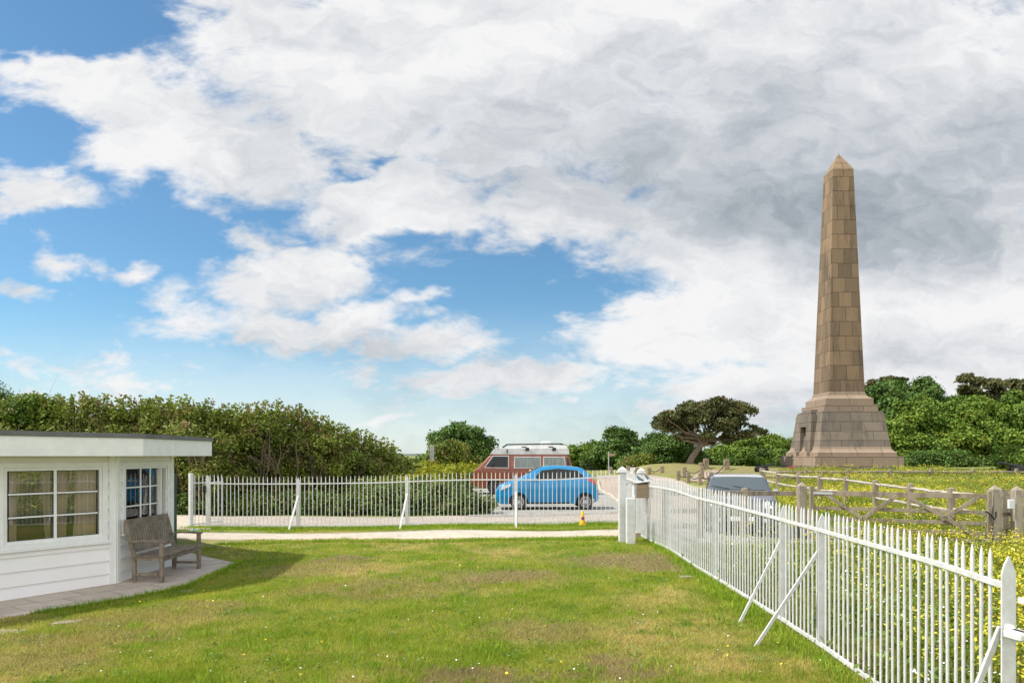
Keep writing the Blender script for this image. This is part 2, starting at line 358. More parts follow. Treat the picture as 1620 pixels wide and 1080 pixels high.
def sheet(name, eA, eB, m, off=.012, n=40, k=10, thick=0, parent=None):
    """sheet between two edge polylines (ground points), following the terrain"""
    def res(e, n):
        e = np.array([[p[0], p[1]] for p in e], float); s = np.r_[0, np.cumsum(np.hypot(*np.diff(e, axis=0).T))]; t = np.linspace(0, s[-1], n)
        return np.stack([np.interp(t, s, e[:, 0]), np.interp(t, s, e[:, 1])], 1)
    A = res(eA, n); B = res(eB, n); tt = np.linspace(0, 1, k)[None, :, None]
    Q = A[:, None]*(1-tt)+B[:, None]*tt; q2 = Q.reshape(-1, 2); z = H(q2[:, 0], q2[:, 1])+off
    v = np.c_[q2, z]; i, j = np.meshgrid(np.arange(k-1), np.arange(n-1)); s = (j*k+i).ravel()
    f = np.stack([s, s+1, s+k+1, s+k], 1)
    if thick:
        ring = [j for j in range(k)]+[i*k+k-1 for i in range(1, n)]+[(n-1)*k+j for j in range(k-2, -1, -1)]+[i*k for i in range(n-2, 0, -1)]
        b0 = len(v); lower = v[ring].copy(); lower[:, 2] -= thick; v = np.r_[v, lower]; m_ = len(ring)
        f = np.r_[f, np.array([[ring[a], ring[(a+1) % m_], b0+(a+1) % m_, b0+a] for a in range(m_)])]
    o = npmesh(name, v, f, m, parent)
    bm = bmesh.new(); bm.from_mesh(o.data); bmesh.ops.recalc_face_normals(bm, faces=bm.faces); bm.to_mesh(o.data); bm.free()
    return o
gravelM = mat('grey gravel', (.29, .275, .25), (.35, .335, .305), 1.2, .95, .9, 45, c3=(.17, .16, .145), detail=8)
pinkM = mat('pink gravel path', (.36, .31, .26), (.42, .365, .31), 1.5, .95, .8, 45, c3=(.24, .205, .17), detail=8)
roadM = mat('pinkish tarmac', (.34, .26, .205), (.39, .31, .25), .5, .9, .4, 60, c3=(.36, .28, .24), detail=8)
concM = mat('pale concrete path', (.45, .39, .31), (.50, .44, .355), 2, .9, .4, 50, c3=(.34, .30, .235), detail=8)
paverM = mat('buff paving', (.44, .37, .31), (.52, .45, .385), 2.5, .85, .3, 60, c3=(.38, .33, .28))
# gravel lane directly behind the railing, running to the car park
A_ = [(-12, 18.25), (-8.9, 18.2), (-4, 17.95), (0, 17.6), (2.7, 17.15), (4.4, 17.2)]
B_ = [(-12, 21.4), (-8.9, 21.2), (-4, 21.0), (-1.1, 21.2), (2.9, 21.4), (4.4, 21.2)]
struct(sheet('gravel_lane', A_, B_, pinkM, .012, 60, 10))
struct(sheet('car_park', [(-1.35, 20.9), (-1.6, 25), (-2.5, 30), (-3.0, 36)], [(4.0, 20.9), (4.2, 25), (4.38, 30), (4.7, 38)], gravelM, .022, 60, 16))
roadA = [(3.6, 17.6), (3.95, 21), (4.17, 25), tuple(G(948, 775))[:2], tuple(G(945, 762))[:2], tuple(G(942, 752))[:2]]
roadB = [(5.6, 17.4), (6.3, 21), (6.95, 25), tuple(G(1114, 776))[:2], tuple(G(1078, 760))[:2], tuple(G(1040, 753.5))[:2], tuple(G(985, 751))[:2]]

struct(sheet('road', roadA, roadB, roadM, .034, 90, 14))
kA = roadA[2:5]; kB = [(x+.13, y) for x, y in kA]
struct(sheet('kerb', kA, kB, concM, .09, 60, 2, thick=.1))
struct(sheet('drive_apron', [(3.2, 12.6), (3.2, 17.9)], [(8.2, 13.9), (8.0, 17.9)], gravelM, .016, 20, 14))
# footpath
PA = [G(230, 853), G(400, 853.5), G(600, 852.5), G(800, 851), G(1000, 848)]
PB = [G(230, 843), G(400, 843.5), G(600, 841.5), G(800, 839.5), G(1000, 838)]
struct(sheet('footpath', PA, PB, concM, .016, 60, 5, thick=.03))
struct(sheet('gate_slab', [G(262, 838), G(334, 838)], [G(262, 812), G(330, 816)], concM, .022, 12, 8))
# patio round the hut: slabs with joints
def paver_material():
    m = bpy.data.materials.new('patio slabs'); m.use_nodes = True; t = m.node_tree; bs = t.nodes['Principled BSDF']; bs.inputs['Roughness'].default_value = .85
    tcn = N(t, 'ShaderNodeTexCoord'); mp = N(t, 'ShaderNodeMapping'); L(t, tcn.outputs['Object'], mp.inputs[0]); mp.inputs['Rotation'].default_value = (0, 0, R(-56)); mp.inputs['Location'].default_value = (.2, .12, 0)
    br = N(t, 'ShaderNodeTexBrick'); L(t, mp.outputs[0], br.inputs[0]); br.inputs['Scale'].default_value = 1; br.inputs['Brick Width'].default_value = .62; br.inputs['Row Height'].default_value = .47; br.inputs['Mortar Size'].default_value = .006
    br.inputs['Color1'].default_value = (.52, .43, .345, 1); br.inputs['Color2'].default_value = (.61, .52, .43, 1); br.inputs['Mortar'].default_value = (.20, .17, .13, 1)
    nz = noise(t, tcn.outputs['Object'], 6, 6, .6); mm = N(t, 'ShaderNodeMix', data_type='RGBA', blend_type='MULTIPLY'); mm.inputs[0].default_value = .6
    L(t, br.outputs[0], mm.inputs[6]); cr2 = N(t, 'ShaderNodeValToRGB'); L(t, nz.outputs['Fac'], cr2.inputs[0]); cr2.color_ramp.elements[0].position = .3; cr2.color_ramp.elements[0].color = (.72, .70, .68, 1); cr2.color_ramp.elements[1].position = .6
    L(t, cr2.outputs[0], mm.inputs[7]); L(t, mm.outputs[2], bs.inputs['Base Color'])
    bp = N(t, 'ShaderNodeBump'); bp.inputs['Distance'].default_value = .01; bp.invert = True; L(t, br.outputs['Fac'], bp.inputs['Height']); L(t, bp.outputs[0], bs.inputs['Normal'])
    return m
patE = [G(-260, 1012), G(0, 979), G(111, 962), G(207, 947), G(296, 927), G(376, 892)]
patI = [Vector((-9.5, 8.3, 0)), Vector((-7.6, 10.2, 0)), Vector((-7.2, 11, 0)), Vector((-6.9, 12, 0)), Vector((-6.8, 12.9, 0)), G(296, 874)]
struct(sheet('patio', patE, patI, paver_material(), .022, 60, 14, thick=.04))
patio_poly = [(p[0], p[1]) for p in patE]+[(p[0], p[1]) for p in reversed(patI)]
path_poly = [(p[0], p[1]) for p in PA]+[(p[0], p[1]) for p in reversed(PB)]
# stepping stones and loose stones in the lawn
def stone(loc, r, flat, label, name='stepping_stone', group=None, seed=0, cat='stone'):
    rnd = random.Random(seed); n = 11; mb = MB(); ring = [(r*(1+.25*rnd.uniform(-1, 1)), 2*PI*j/n) for j in range(n)]
    vs_ = [(a*math.cos(t)*1.3, a*math.sin(t)*.8, -.02) for a, t in ring]+[(a*.93*math.cos(t)*1.3, a*.93*math.sin(t)*.8, flat) for a, t in ring]
    mb.add(vs_, [tuple(range(n, 2*n))]+[(i, (i+1) % n, n+(i+1) % n, n+i) for i in range(n)])
    o = mb.build(name, mat('weathered stone', (.30, .26, .20), (.22, .19, .14), 12, .9, .5, 60, c3=(.36, .32, .26))); o.location = loc; o.rotation_euler[2] = rnd.uniform(0, .5); return tag(o, label, cat, group)
stone(G(108, 985), .13, .016, 'buff stepping stone half sunk in the dry lawn, the one nearer the bench', seed=1)
stone(G(6, 1000), .17, .016, 'buff stepping stone at the left edge of the lawn near the hut wall', seed=2)
stone(G(1085, 914), .11, .03, 'flat pale stone lying in the lawn beside the white railing', 'flat_stone', seed=3)
stone(G(1012, 848.5), .11, .09, 'small grey stone at the foot of the white gatepost', 'loose_stone', seed=4)
stone(G(296, 935), .09, .010, 'sunken paving fragment in the grass below the bench', 'sunken_slab', seed=5)

# ------------------------------------------------------------------ grass
rng = np.random.default_rng(3)
def blades(name, x, y, hh, w, m, lean=.5, kind='stuff', z0=None):
    n = len(x); z = H(x, y) if z0 is None else z0
    a = rng.uniform(0, 2*PI, n); dx = np.cos(a)*w/2; dy = np.sin(a)*w/2
    lx = rng.normal(0, lean, n)*hh; ly = rng.normal(0, lean, n)*hh
    v = np.empty((n, 3, 3)); v[:, 0] = np.stack([x-dx, y-dy, z-.005], 1); v[:, 1] = np.stack([x+dx, y+dy, z-.005], 1); v[:, 2] = np.stack([x+lx, y+ly, z+hh], 1)
    o = npmesh(name, v.reshape(-1, 3), np.arange(3*n).reshape(-1, 3), m, nper=3)
    struct(o, kind); return o
FX = 2.95
def sample_lawn(n):
    Y = 4.6*np.exp(rng.uniform(0, 1, n)*math.log(17.8/4.6)); X = rng.uniform(-.80, .62, n)*Y
    keep = (X < FX+.25*(Y < 12)) & ~inpoly(X, Y, patio_poly) & ~inpoly(X, Y, path_poly)
    # hut
    keep &= ~((X < -6.2-(10.8-np.minimum(Y, 10.8))*.7) & (Y > 5)) | (Y > 13.5)
    keep &= ~((X < -6.1) & (Y > 14.8))
    return X[keep], Y[keep]
X, Y = sample_lawn(430000)
cl = np.sin(X*2.3+np.sin(Y*1.7)*1.3)*np.sin(Y*2.9+np.cos(X*1.9)); hh = (.022+.016*rng.random(len(X))+.012*np.clip(cl, 0, 1))*(1+Y*.02)
tag(blades('grass', X, Y, hh, .0055+Y*.0006, bladeM, .55), 'short patchy green and straw coloured lawn grass', 'grass')
# tufts: by the railing foot, the path edge, round the posts
def scatter_line(pts, n, wid):
    pts = np.array([[p[0], p[1]] for p in pts]); s = np.r_[0, np.cumsum(np.hypot(*np.diff(pts, axis=0).T))]; t = rng.uniform(0, s[-1], n)
    return np.interp(t, s, pts[:, 0])+rng.normal(0, wid, n), np.interp(t, s, pts[:, 1])+rng.normal(0, wid, n)
tx = []; ty = []
for pts, n, w in (([(2.8, 4), (2.95, 17)], 9000, .09), ([(-8.4, 17.75), (2.4, 16.95)], 16000, .16), ([(-8.3, 16.75), (2.4, 16.0)], 7000, .06), ([(-6.5, 15.1), (2.4, 14.5)], 5000, .05), ([p for p in patE], 9000, .05)):
    a, b_ = scatter_line(pts, n, w); tx.append(a); ty.append(b_)
for k in range(170):
    cy = 5*math.exp(random.random()*math.log(3.2)); cx = random.uniform(-.7, .45)*cy
    if cx > 2.9: continue
    tx.append(rng.normal(cx, .07, 60)); ty.append(rng.normal(cy, .07, 60))
tx = np.concatenate(tx); ty = np.concatenate(ty); k = ~inpoly(tx, ty, patio_poly) & ~inpoly(tx, ty, path_poly) & ~((tx < -6.1) & (ty < 13)); tx = tx[k]; ty = ty[k]
tuftM = mat('lush grass blade', (.20, .33, .022), (.29, .39, .035), 2, .8, island=.3, trans=.25, spec=.2)
tag(blades('grass_tufts', tx, ty, .04+.07*rng.random(len(tx))**2, .009+ty*.0004, tuftM, .4), 'longer fresh green grass tufts along the railing, path and patio edges', 'grass tufts')
def quads(c, nrm, s, asp=1.6):
    n = len(c); nrm = nrm/np.linalg.norm(nrm, axis=1, keepdims=True); r = rng.normal(size=(n, 3)); a = np.cross(nrm, r); a /= np.linalg.norm(a, axis=1, keepdims=True); b_ = np.cross(nrm, a)
    s = np.asarray(s).reshape(-1, 1)*np.ones((n, 1)); v = np.empty((n, 4, 3))
    v[:, 0] = c-a*s*asp*.5; v[:, 1] = c-b_*s*.5; v[:, 2] = c+a*s*asp*.5; v[:, 3] = c+b_*s*.5
    return v.reshape(-1, 3)
def leafobj(name, c, nrm, s, m, parent=None, asp=1.6):
    v = quads(c, nrm, s, asp); return npmesh(name, v, np.arange(len(v)).reshape(-1, 4), m, parent)
def up_nrm(n, k=.6): return np.c_[rng.normal(0, k, n), rng.normal(0, k, n), np.ones(n)]
X, Y = sample_lawn(230); n = len(X)
cx_ = rng.uniform(-.6, .4, 25)*9; 
tag(struct(leafobj('daisies', np.c_[X, Y, H(X, Y)+.045], up_nrm(n, .3), .016+.006*rng.random(n), mat('daisy white', (.8, .8, .76)), asp=1), 'stuff'), 'tiny white daisies dotted over the lawn', 'daisies')
X, Y = sample_lawn(80); n = len(X)
tag(struct(leafobj('dandelions', np.c_[X, Y, H(X, Y)+.05], up_nrm(n, .3), .026+.01*rng.random(n), mat('dandelion yellow', (.75, .55, .02)), asp=1), 'stuff'), 'scattered small yellow dandelions in the lawn', 'dandelions')
X, Y = sample_lawn(420); n = len(X); rep = 7; X = np.repeat(X, rep)+rng.normal(0, .045, n*rep); Y = np.repeat(Y, rep)+rng.normal(0, .045, n*rep)
tag(struct(leafobj('lawn_weeds', np.c_[X, Y, H(X, Y)+.02+.02*rng.random(len(X))], up_nrm(len(X), .6), .014+.014*rng.random(len(X)), mat('weed leaf', (.10, .19, .03), (.16, .24, .05), 2, .7, island=.3, trans=.2)), 'stuff'), 'low broad leaved weeds among the lawn grass', 'weeds')

# ------------------------------------------------------------------ hut
hut = thing('hut', 'white weatherboarded flat roofed hut with curtained windows and grey felt roof edge', 'hut', (-6.28, 10.8, -.16))
HB = -.16
C0 = Vector((0, 0)); dA = Vector((-.572, -.820)).normalized(); nA = Vector((.820, -.572)).normalized()
B1 = Vector((.05, 1.72)); dB = B1.normalized(); nB = Vector((dB.y, -dB.x))
C1 = B1+Vector((-2.6, 2.4)); dC = (C1-B1).normalized(); nC = Vector((dC.y, -dC.x))
WALLTOP = 2.07
def siding(mb, o, d, n, t0, t1, z0, z1, bh=.205):
    k0 = int(math.floor(z0/bh)); 
    for k in range(k0, int(math.ceil(z1/bh))):
        a = max(z0, k*bh); b_ = min(z1, (k+1)*bh)
        if b_-a < .004: continue
        oa = .030-.026*(a-k*bh)/bh; ob = .030-.026*(b_-k*bh)/bh; vs_ = []
        for t in (t0, t1):
            p = o+d*t
            for off, z in ((-.10, a), (oa, a), (oa, a+.004), (ob, b_), (-.10, b_)):
                vs_.append((p.x+n.x*off, p.y+n.y*off, z))
        mb.add(vs_, [(0, 1, 2, 3, 4), (5, 9, 8, 7, 6)]+[(i, 5+i, 5+(i+1) % 5, (i+1) % 5) for i in range(5)])
def wbox(mb, o, d, n, t0, t1, z0, z1, o0, o1, bev=0):
    ang = math.atan2(d.y, d.x); c = o+d*(t0+t1)/2+n*(o0+o1)/2
    mb.box((c.x, c.y, (z0+z1)/2), (t1-t0, abs(o1-o0), z1-z0), rz=ang, bev=bev)
sid = mat('weatherboard paint', (.86, .825, .80), (.82, .79, .76), 1.5, .5, .1, 30)
def wallpart(o, d, n, ln, wins):
    mb = MB(); t = 0
    for (a, b_, z0, z1) in wins:
        siding(mb, o, d, n, t, a, 0, WALLTOP); siding(mb, o, d, n, a, b_, 0, z0); siding(mb, o, d, n, a, b_, z1, WALLTOP); t = b_
    siding(mb, o, d, n, t, ln, 0, WALLTOP); return mb.build('wall', sid, hut)
wA = (.20, 1.50, .80, 1.88); wB = (.22, 1.50, .88, 1.88); wA2 = (2.6, 3.9, .80, 1.88)
wallpart(C0, dA, nA, 6.2, [wA, wA2]); wallpart(C0, dB, nB, B1.length, [wB]); wallpart(B1, dC, nC, 3.5, [])
mb = MB()
wbox(mb, C0, dA, nA, -.03, .10, -.02, 2.07, .0, .036, .004); wbox(mb, C0, dB, nB, -.036, .09, -.02, 2.07, .0, .036, .004)
mb2 = MB(); wbox(mb2, B1, dB, nB, -.10, .0, -.02, 2.07, .0, .034, .004); mb2.build('corner_board', white, hut)
mb.build('corner_board', white, hut)
mb = MB(); wbox(mb, C0, dA, nA, .10, 6.2, -.03, -.002, -.05, .01); wbox(mb, C0, dB, nB, .09, 1.62, -.03, -.002, -.05, .01); mb.build('damp_course', mat('bitumen', (.03, .03, .03)), hut)
# interior shell
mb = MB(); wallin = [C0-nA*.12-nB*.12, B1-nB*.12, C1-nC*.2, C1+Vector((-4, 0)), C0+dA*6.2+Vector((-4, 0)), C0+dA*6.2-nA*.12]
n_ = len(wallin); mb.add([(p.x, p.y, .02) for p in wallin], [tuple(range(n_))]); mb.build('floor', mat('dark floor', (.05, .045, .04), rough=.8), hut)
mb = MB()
for za, zb_ in ((0, .85), (1.95, 2.06)): mb.add([(p.x, p.y, z) for z in (za, zb_) for p in wallin[2:5]], [(0, 1, 4, 3), (1, 2, 5, 4)])  # unseen back wall left open between two bands so light reaches the curtains
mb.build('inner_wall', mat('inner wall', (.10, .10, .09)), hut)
# windows
glassM = glass_mat('window glass', (.88, .86, .87), refl=(1.0, .03))
curtM = mat('cream curtain', (.86, .77, .64), (.90, .82, .70), 2, .9, stretch=(1, 1, .3))
def window(o, d, n, a, b_, z0, z1, leaves, gap=0, curtains=()):
    fb = MB()
    # outer trim
    T = .075
    wbox(fb, o, d, n, a-T, a, z0-T, z1+T, 0, .045, .004); wbox(fb, o, d, n, b_, b_+T, z0-T, z1+T, 0, .045, .004)
    wbox(fb, o, d, n, a, b_, z1, z1+T, 0, .045, .004); wbox(fb, o, d, n, a, b_, z0-T, z0, 0, .045, .004)
    f = fb.build('window', white, hut)
    s_ = MB(); wbox(s_, o, d, n, a-T-.03, b_+T+.03, z0-T-.035, z0-T, 0, .075, .004); s_.build('sill', white, f)
    fr = MB(); F_ = .042
    wbox(fr, o, d, n, a, b_, z0, z0+F_, -.04, .02); wbox(fr, o, d, n, a, b_, z1-F_, z1, -.04, .02); wbox(fr, o, d, n, a, a+F_, z0+F_, z1-F_, -.04, .02); wbox(fr, o, d, n, b_-F_, b_, z0+F_, z1-F_, -.04, .02)
    for l0, l1 in leaves:
        if l0 > a+F_+.01: wbox(fr, o, d, n, l0-.02, l0+.02, z0+F_, z1-F_, -.04, .018)
        for k in (1, 2):
            zz = z0+F_+(z1-z0-2*F_)*k/3; wbox(fr, o, d, n, l0+.02, l1-.02, zz-.011, zz+.011, -.025, .012)
    if gap:
        wbox(fr, o, d, n, b_-F_-gap-.035, b_-F_-gap, z0+F_, z1-F_, -.03, .06)
    fr.build('frame', white, f)
    gk = MB(); darkb = mat('window gasket', (.015, .015, .015))
    for l0, l1 in leaves:
        x0_, x1_ = max(l0+.02, a+F_), min(l1-.02, b_-F_)
        for k in range(3):
            za = z0+F_+(z1-z0-2*F_)*k/3+(.011 if k else 0); zb_ = z0+F_+(z1-z0-2*F_)*(k+1)/3-(.011 if k < 2 else 0)
            wbox(gk, o, d, n, x0_, x0_+.009, za, zb_, -.002, .010); wbox(gk, o, d, n, x1_-.009, x1_, za, zb_, -.002, .010); wbox(gk, o, d, n, x0_+.009, x1_-.009, zb_-.009, zb_, -.002, .010); wbox(gk, o, d, n, x0_+.009, x1_-.009, za, za+.006, -.002, .010)
    gk.build('gasket', darkb, f)
    g = MB(); wbox(g, o, d, n, a+F_, b_-F_-gap, z0+F_, z1-F_, -.006, -.002); g.build('pane', glassM, f)
    for (c0, c1, sw, fall) in curtains:
        cvv = []; cf = []; K = 60; J = 12
        for j in range(J+1):
            zz = z1-.02-(z1-z0)*1.02*j/J
            for i in range(K+1):
                u = i/K; t = c0+(c1-c0)*u
                if fall: t += fall*(j/J)**1.6*(1 if u > .5 else .2)*(.5+u/2)
                w = .03*math.sin(u*K*.85+.5*math.sin(u*9))+.01*math.sin(u*31); p = o+d*t+n*(-.11+w*.8)
                cvv.append((p.x, p.y, zz))
        for j in range(J):
            for i in range(K): s0 = j*(K+1)+i; cf.append((s0, s0+1, s0+K+2, s0+K+1))
        cm = MB(); cm.add(cvv, cf); co = cm.build('curtain', curtM, f, True); co['label'] = 'cream curtain hanging in folds behind the glass'
    return f
# on wall A t grows away from the corner: right of the picture is small t
window(C0, dA, nA, *wA, [(.242, .85), (.85, 1.458)], 0, [(.24, .52, 0, .05), (.66, .80, 0, 0), (.88, .98, 0, -.06), (1.30, 1.47, 0, .05)])
window(C0, dA, nA, *wA2, [(2.64, 3.25), (3.25, 3.86)], 0, [(2.62, 3.0, 0, 0), (3.5, 3.86, 0, 0)])
window(C0, dB, nB, *wB, [(.262, .68), (.68, .97), (.97, 1.26)], .20, [(.24, .55, 0, 0), (.75, 1.2, 0, 0)])
# roof
def off(o1, n1, d1, n2, o2, d2, w):
    p = o1+n1*w; q_ = o2+n2*w; det = d1.x*-d2.y+d2.x*d1.y; r = q_-p; t = (r.x*-d2.y+d2.x*r.y)/det; return p+d1*t
OV = .55
rc = off(C0, nA, dA, nB, C0, dB, OV); rtip = off(C0, nB, dB, nC, B1, dC, OV); rtip = Vector((rc.x+.02, 2.2))
rE = C0+dA*7+nA*OV
roofp = [rE, rc, rtip, rtip+Vector((-3.6, 2.6)), rtip+Vector((-9, 2.6)), rE+Vector((-6, 0))]
z0 = 1.89-HB; cen = sum(roofp, Vector((0, 0)))/6
def inset(pl, w): return [cen+(p-cen)*(1-w/(p-cen).length) for p in pl]
mb = MB(); mb.prism(roofp, z0, z0+.275); rf = mb.build('fascia', white, hut)
mb = MB(); mb.prism([cen+(p-cen)*(1+.02/(p-cen).length*1.4) for p in roofp], z0+.278, z0+.345); mb.build('roof', mat('grey roofing felt', (.13, .135, .13), (.17, .17, .165), 3, .9, .4, 60), hut)
mb = MB(); wbox(mb, B1, dB, nB, .01, .20, -.0, 1.72, -.06, -.02); mb.build('shutter', mat('dark green paint', (.012, .05, .035), rough=.5), hut)['label'] = 'dark green panel at the far end of the wall'

# ------------------------------------------------------------------ bench
def bench():
    pBL = P(209, 10.95); pFR = Vector((-5.5, 12.05, 0))
    t = thing('bench', 'weathered grey wooden garden bench against the white hut wall', 'bench', (-5.80, 11.48, h(-5.5, 11.5)+.022), 0)
    ax = math.atan2(1.2, .06)          # direction of the bench length
    t.rotation_euler[2] = ax-PI/2+R(2)
    W = 1.30; D = .50; y0, y1 = -W/2, W/2
    # x = forward (away from the wall), y = along
    for y in (y0+.03, y1-.03):
        MB().bar((.24, y, 0), (.24, y, .63), .058, .058, (1, 0, 0), .004).build('leg', benchwood, t)
        m_ = MB(); m_.bar((-.20, y, 0), (-.20, y, .42), .055, .058, (0, 1, 0), .004); m_.bar((-.20, y, .40), (-.33, y, .93), .055, .052, (0, 1, 0), .004); m_.build('leg', benchwood, t)
        m_ = MB(); m_.bar((-.25, y, .63), (-.05, y, .655), .07, .03, (0, 0, 1), .006); m_.bar((-.05, y, .655), (.30, y, .64), .075, .03, (0, 0, 1), .006); m_.build('armrest', benchwood, t)
        MB().bar((-.20, y, .12), (.24, y, .12), .03, .045, bev=.003).build('stretcher', benchwood, t)
        MB().bar((-.20, y, .37), (.24, y, .37), .03, .06, bev=.003).build('side_rail', benchwood, t)
    MB().bar((.25, y0+.06, .365), (.25, y1-.06, .365), .028, .075, bev=.003).build('front_rail', benchwood, t)
    for i in range(6):
        x = -.17+i*.087; zz = .405+.012*((x-.03)/.2)**2
        MB().bar((x, y0+.0, zz), (x, y1, zz), .074, .02, (0, 0, 1), .003).build('seat_slat', benchwood, t)
    MB().bar((-.335, y0-.0, .94), (-.335, y1, .94), .035, .09, (0, 0, 1), .006).build('top_rail', benchwood, t)
    MB().bar((-.225, y0+.05, .49), (-.225, y1-.05, .49), .03, .05, (0, 0, 1), .003).build('back_rail', benchwood, t)
    for i in range(17):
        y = y0+.09+i*(W-.18)/16
        pts = [(-.225, .50), (-.262, .60), (-.262, .70), (-.285, .80), (-.325, .91)]; m_ = MB()
        for a, b_ in zip(pts, pts[1:]): m_.bar((a[0], y, a[1]), (b_[0], y, b_[1]), .012, .04, (0, 1, 0))
        o = m_.build('back_slat', benchwood, t)
    return t
bn = bench()
# wrapper on the far arm
mb = MB(); rnd = random.Random(5); vv = []
for i in range(8):
    for j in range(6): vv.append((i*.022-.07, j*.018-.05, .012+rnd.uniform(0, .03)*(0 < i < 7)*(0 < j < 5)))
mb.add(vv, [(j+6*i, j+1+6*i, j+7+6*i, j+6+6*i) for i in range(7) for j in range(5)])
wr = mb.build('wrapper', mat('white and green paper', (.75, .78, .76), (.2, .5, .35), 14, .4, detail=1)); wr.location = Matrix.Translation(bn.location) @ Matrix.Rotation(bn.rotation_euler[2], 4, 'Z') @ Vector((.15, .62, .668))
tag(wr, 'small crumpled white and green wrapper lying on the far bench armrest', 'wrapper')

# ------------------------------------------------------------------ white railings
def picket_mesh(hh=1.38, r=.0105, n=8):
    mb = MB(); mb.tube([(0, 0, 0), (0, 0, hh-.21), (0, 0, hh-.19), (0, 0, hh-.07), (0, 0, hh-.03), (0, 0, hh)], [r, r, r*1.22, r*1.1, r*.75, .001], n); me = mb.mesh('picket'); me.materials.append(whitef)
    for p in me.polygons: p.use_smooth = True
    try: me.set_sharp_from_angle(angle=R(50))
    except Exception: pass
    return me
PICK = picket_mesh(); PICKF = picket_mesh(1.38, .0092, 6)
rndp = random.Random(11)
def put(me, name, parent, loc, rz=0, tilt=0):
    o = bpy.data.objects.new(name, me); col.objects.link(o); o.parent = parent; o.location = loc; o.rotation_euler = (rndp.uniform(-tilt, tilt), rndp.uniform(-tilt, tilt), rz); return o
def postmesh(w=.06, d=.055, hh=1.36):
    mb = MB(); sh = hh-.10
    prof = [(-w/2, 0), (w/2, 0), (w/2, sh), (w*.30, sh+.055), (0, hh), (-w*.30, sh+.055), (-w/2, sh)]; n = len(prof)
    vs_ = [(-.006, y, z) for y, z in prof]+[(.006, y, z) for y, z in prof]
    mb.add(vs_, [tuple(range(n-1, -1, -1)), tuple(range(n, 2*n))]+[(i, (i+1) % n, n+(i+1) % n, n+i) for i in range(n)])
    mb.box((.006+d/2, 0, sh/2), (d, .012, sh))
    me = mb.mesh('post'); me.materials.append(whitef); return me
def strip(pts, w, t, name, parent, lift):
    mb = MB(); q_ = [Vector((p[0], p[1], h(p[0], p[1])+lift)) for p in pts]
    # continuous swept rectangle
    vs_ = []
    for i, p in enumerate(q_):
        d = (q_[min(i+1, len(q_)-1)]-q_[max(i-1, 0)]).normalized(); s_ = d.cross(Vector((0, 0, 1))).normalized()
        for a, b_ in ((-1, -1), (1, -1), (1, 1), (-1, 1)): vs_.append(p+s_*a*t/2+Vector((0, 0, b_*w/2)))
    fs = [(4*i+j, 4*i+(j+1) % 4, 4*i+4+(j+1) % 4, 4*i+4+j) for i in range(len(q_)-1) for j in range(4)]+[(3, 2, 1, 0), tuple(4*(len(q_)-1)+j for j in range(4))]
    mb.add(vs_, fs); return mb.build(name, whitef, parent)
# right-hand railing: runs away from the camera along X ~ 3
rail_r = thing('railing', 'long white iron picket railing along the right side of the lawn, propped by slanting stays', 'railing')
def RX(y): return float(np.interp(y, [3.2, 4, 4.6, 5.4, 6.6, 8, 10, 13, 17], [2.70, 2.79, 2.88, 2.96, 3.03, 3.06, 3.03, 2.95, 2.66]))
ys = [3.88]
path = [(RX(y), y) for y in np.arange(3.84, 17.05, .2)]
posts_r = [3.84, 6.72, 7.72, 10.2, 12.9, 15.35]
PM = postmesh(.078, .04)
y = 3.98; pk = []
while y < 16.95:
    if min(abs(y-p) for p in posts_r) > .035: pk.append(y)
    y += .1005
for y in pk[:100]: x = RX(y); put(PICK, 'picket', rail_r, (x, y, h(x, y)-.02), 0, .006)
mb = MB()
for y in pk[100:]:
    x = RX(y); z = h(x, y); mb.tube([(x, y, z-.02), (x, y, z+1.17), (x, y, z+1.19), (x, y, z+1.31), (x, y, z+1.38)], [.0125, .0125, .0145, .013, .001], 6)
struct(mb.build('pickets', whitef, rail_r), 'stuff')
strip(path, .03, .034, 'top_rail', rail_r, 1.165); strip(path, .035, .03, 'bottom_rail', rail_r, .045)
for y in posts_r: x = RX(y); put(PM, 'post', rail_r, (x+.02, y, h(x, y)-.03), PI/2)
for (yt, hz_, bx, by) in ((7.74, .92, 2.55, 7.70), (6.74, .95, 2.42, 6.83), (3.86, .93, 2.50, 4.0)):
    x = RX(yt)-.01; MB().bar((x, yt, h(x, yt)+hz_), (bx, by, h(bx, by)-.03), .034, .02, (0, 1, 0), .003).build('stay', whitef, rail_r)
# latch on the near post
m_ = MB(); m_.tube([(2.765, 3.82, .93), (2.80, 3.82, .93)], .025, 12); m_.build('knob', whitef, rail_r, True)
# gate at the right frame edge, nearer than the last post
g2 = thing('iron_gate', 'white iron picket gate at the right frame edge beside the thick flat post', 'gate', (2.80, 3.80, h(2.8, 3.8)), R(-80))
for i in range(9): put(PICK, 'picket', g2, (.09+i*.098, 0, .03), 0, .004)
MB().bar((.03, 0, 1.10), (.95, 0, 1.10), .03, .03).build('top_rail', whitef, g2); MB().bar((.03, 0, .10), (.95, 0, .10), .03, .03).build('bottom_rail', whitef, g2)
MB().bar((.0, -.012, .91), (.95, -.012, .91), .06, .05, (0, 0, 1), .008).build('lock_rail', whitef, g2)
m_ = MB(); m_.bar((-.01, -.035, .91), (.10, -.035, .91), .085, .05, (0, 0, 1), .012); lk = m_.build('latch', whitef, g2)
m_ = MB(); m_.tube([(.05, -.062, .915), (.05, -.07, .915)], .012, 8); m_.tube([(.08, -.062, .905), (.08, -.07, .905)], .010, 8); m_.build('bolt', mat('rusty steel', (.35, .2, .1), (.6, .55, .5), 30), lk)
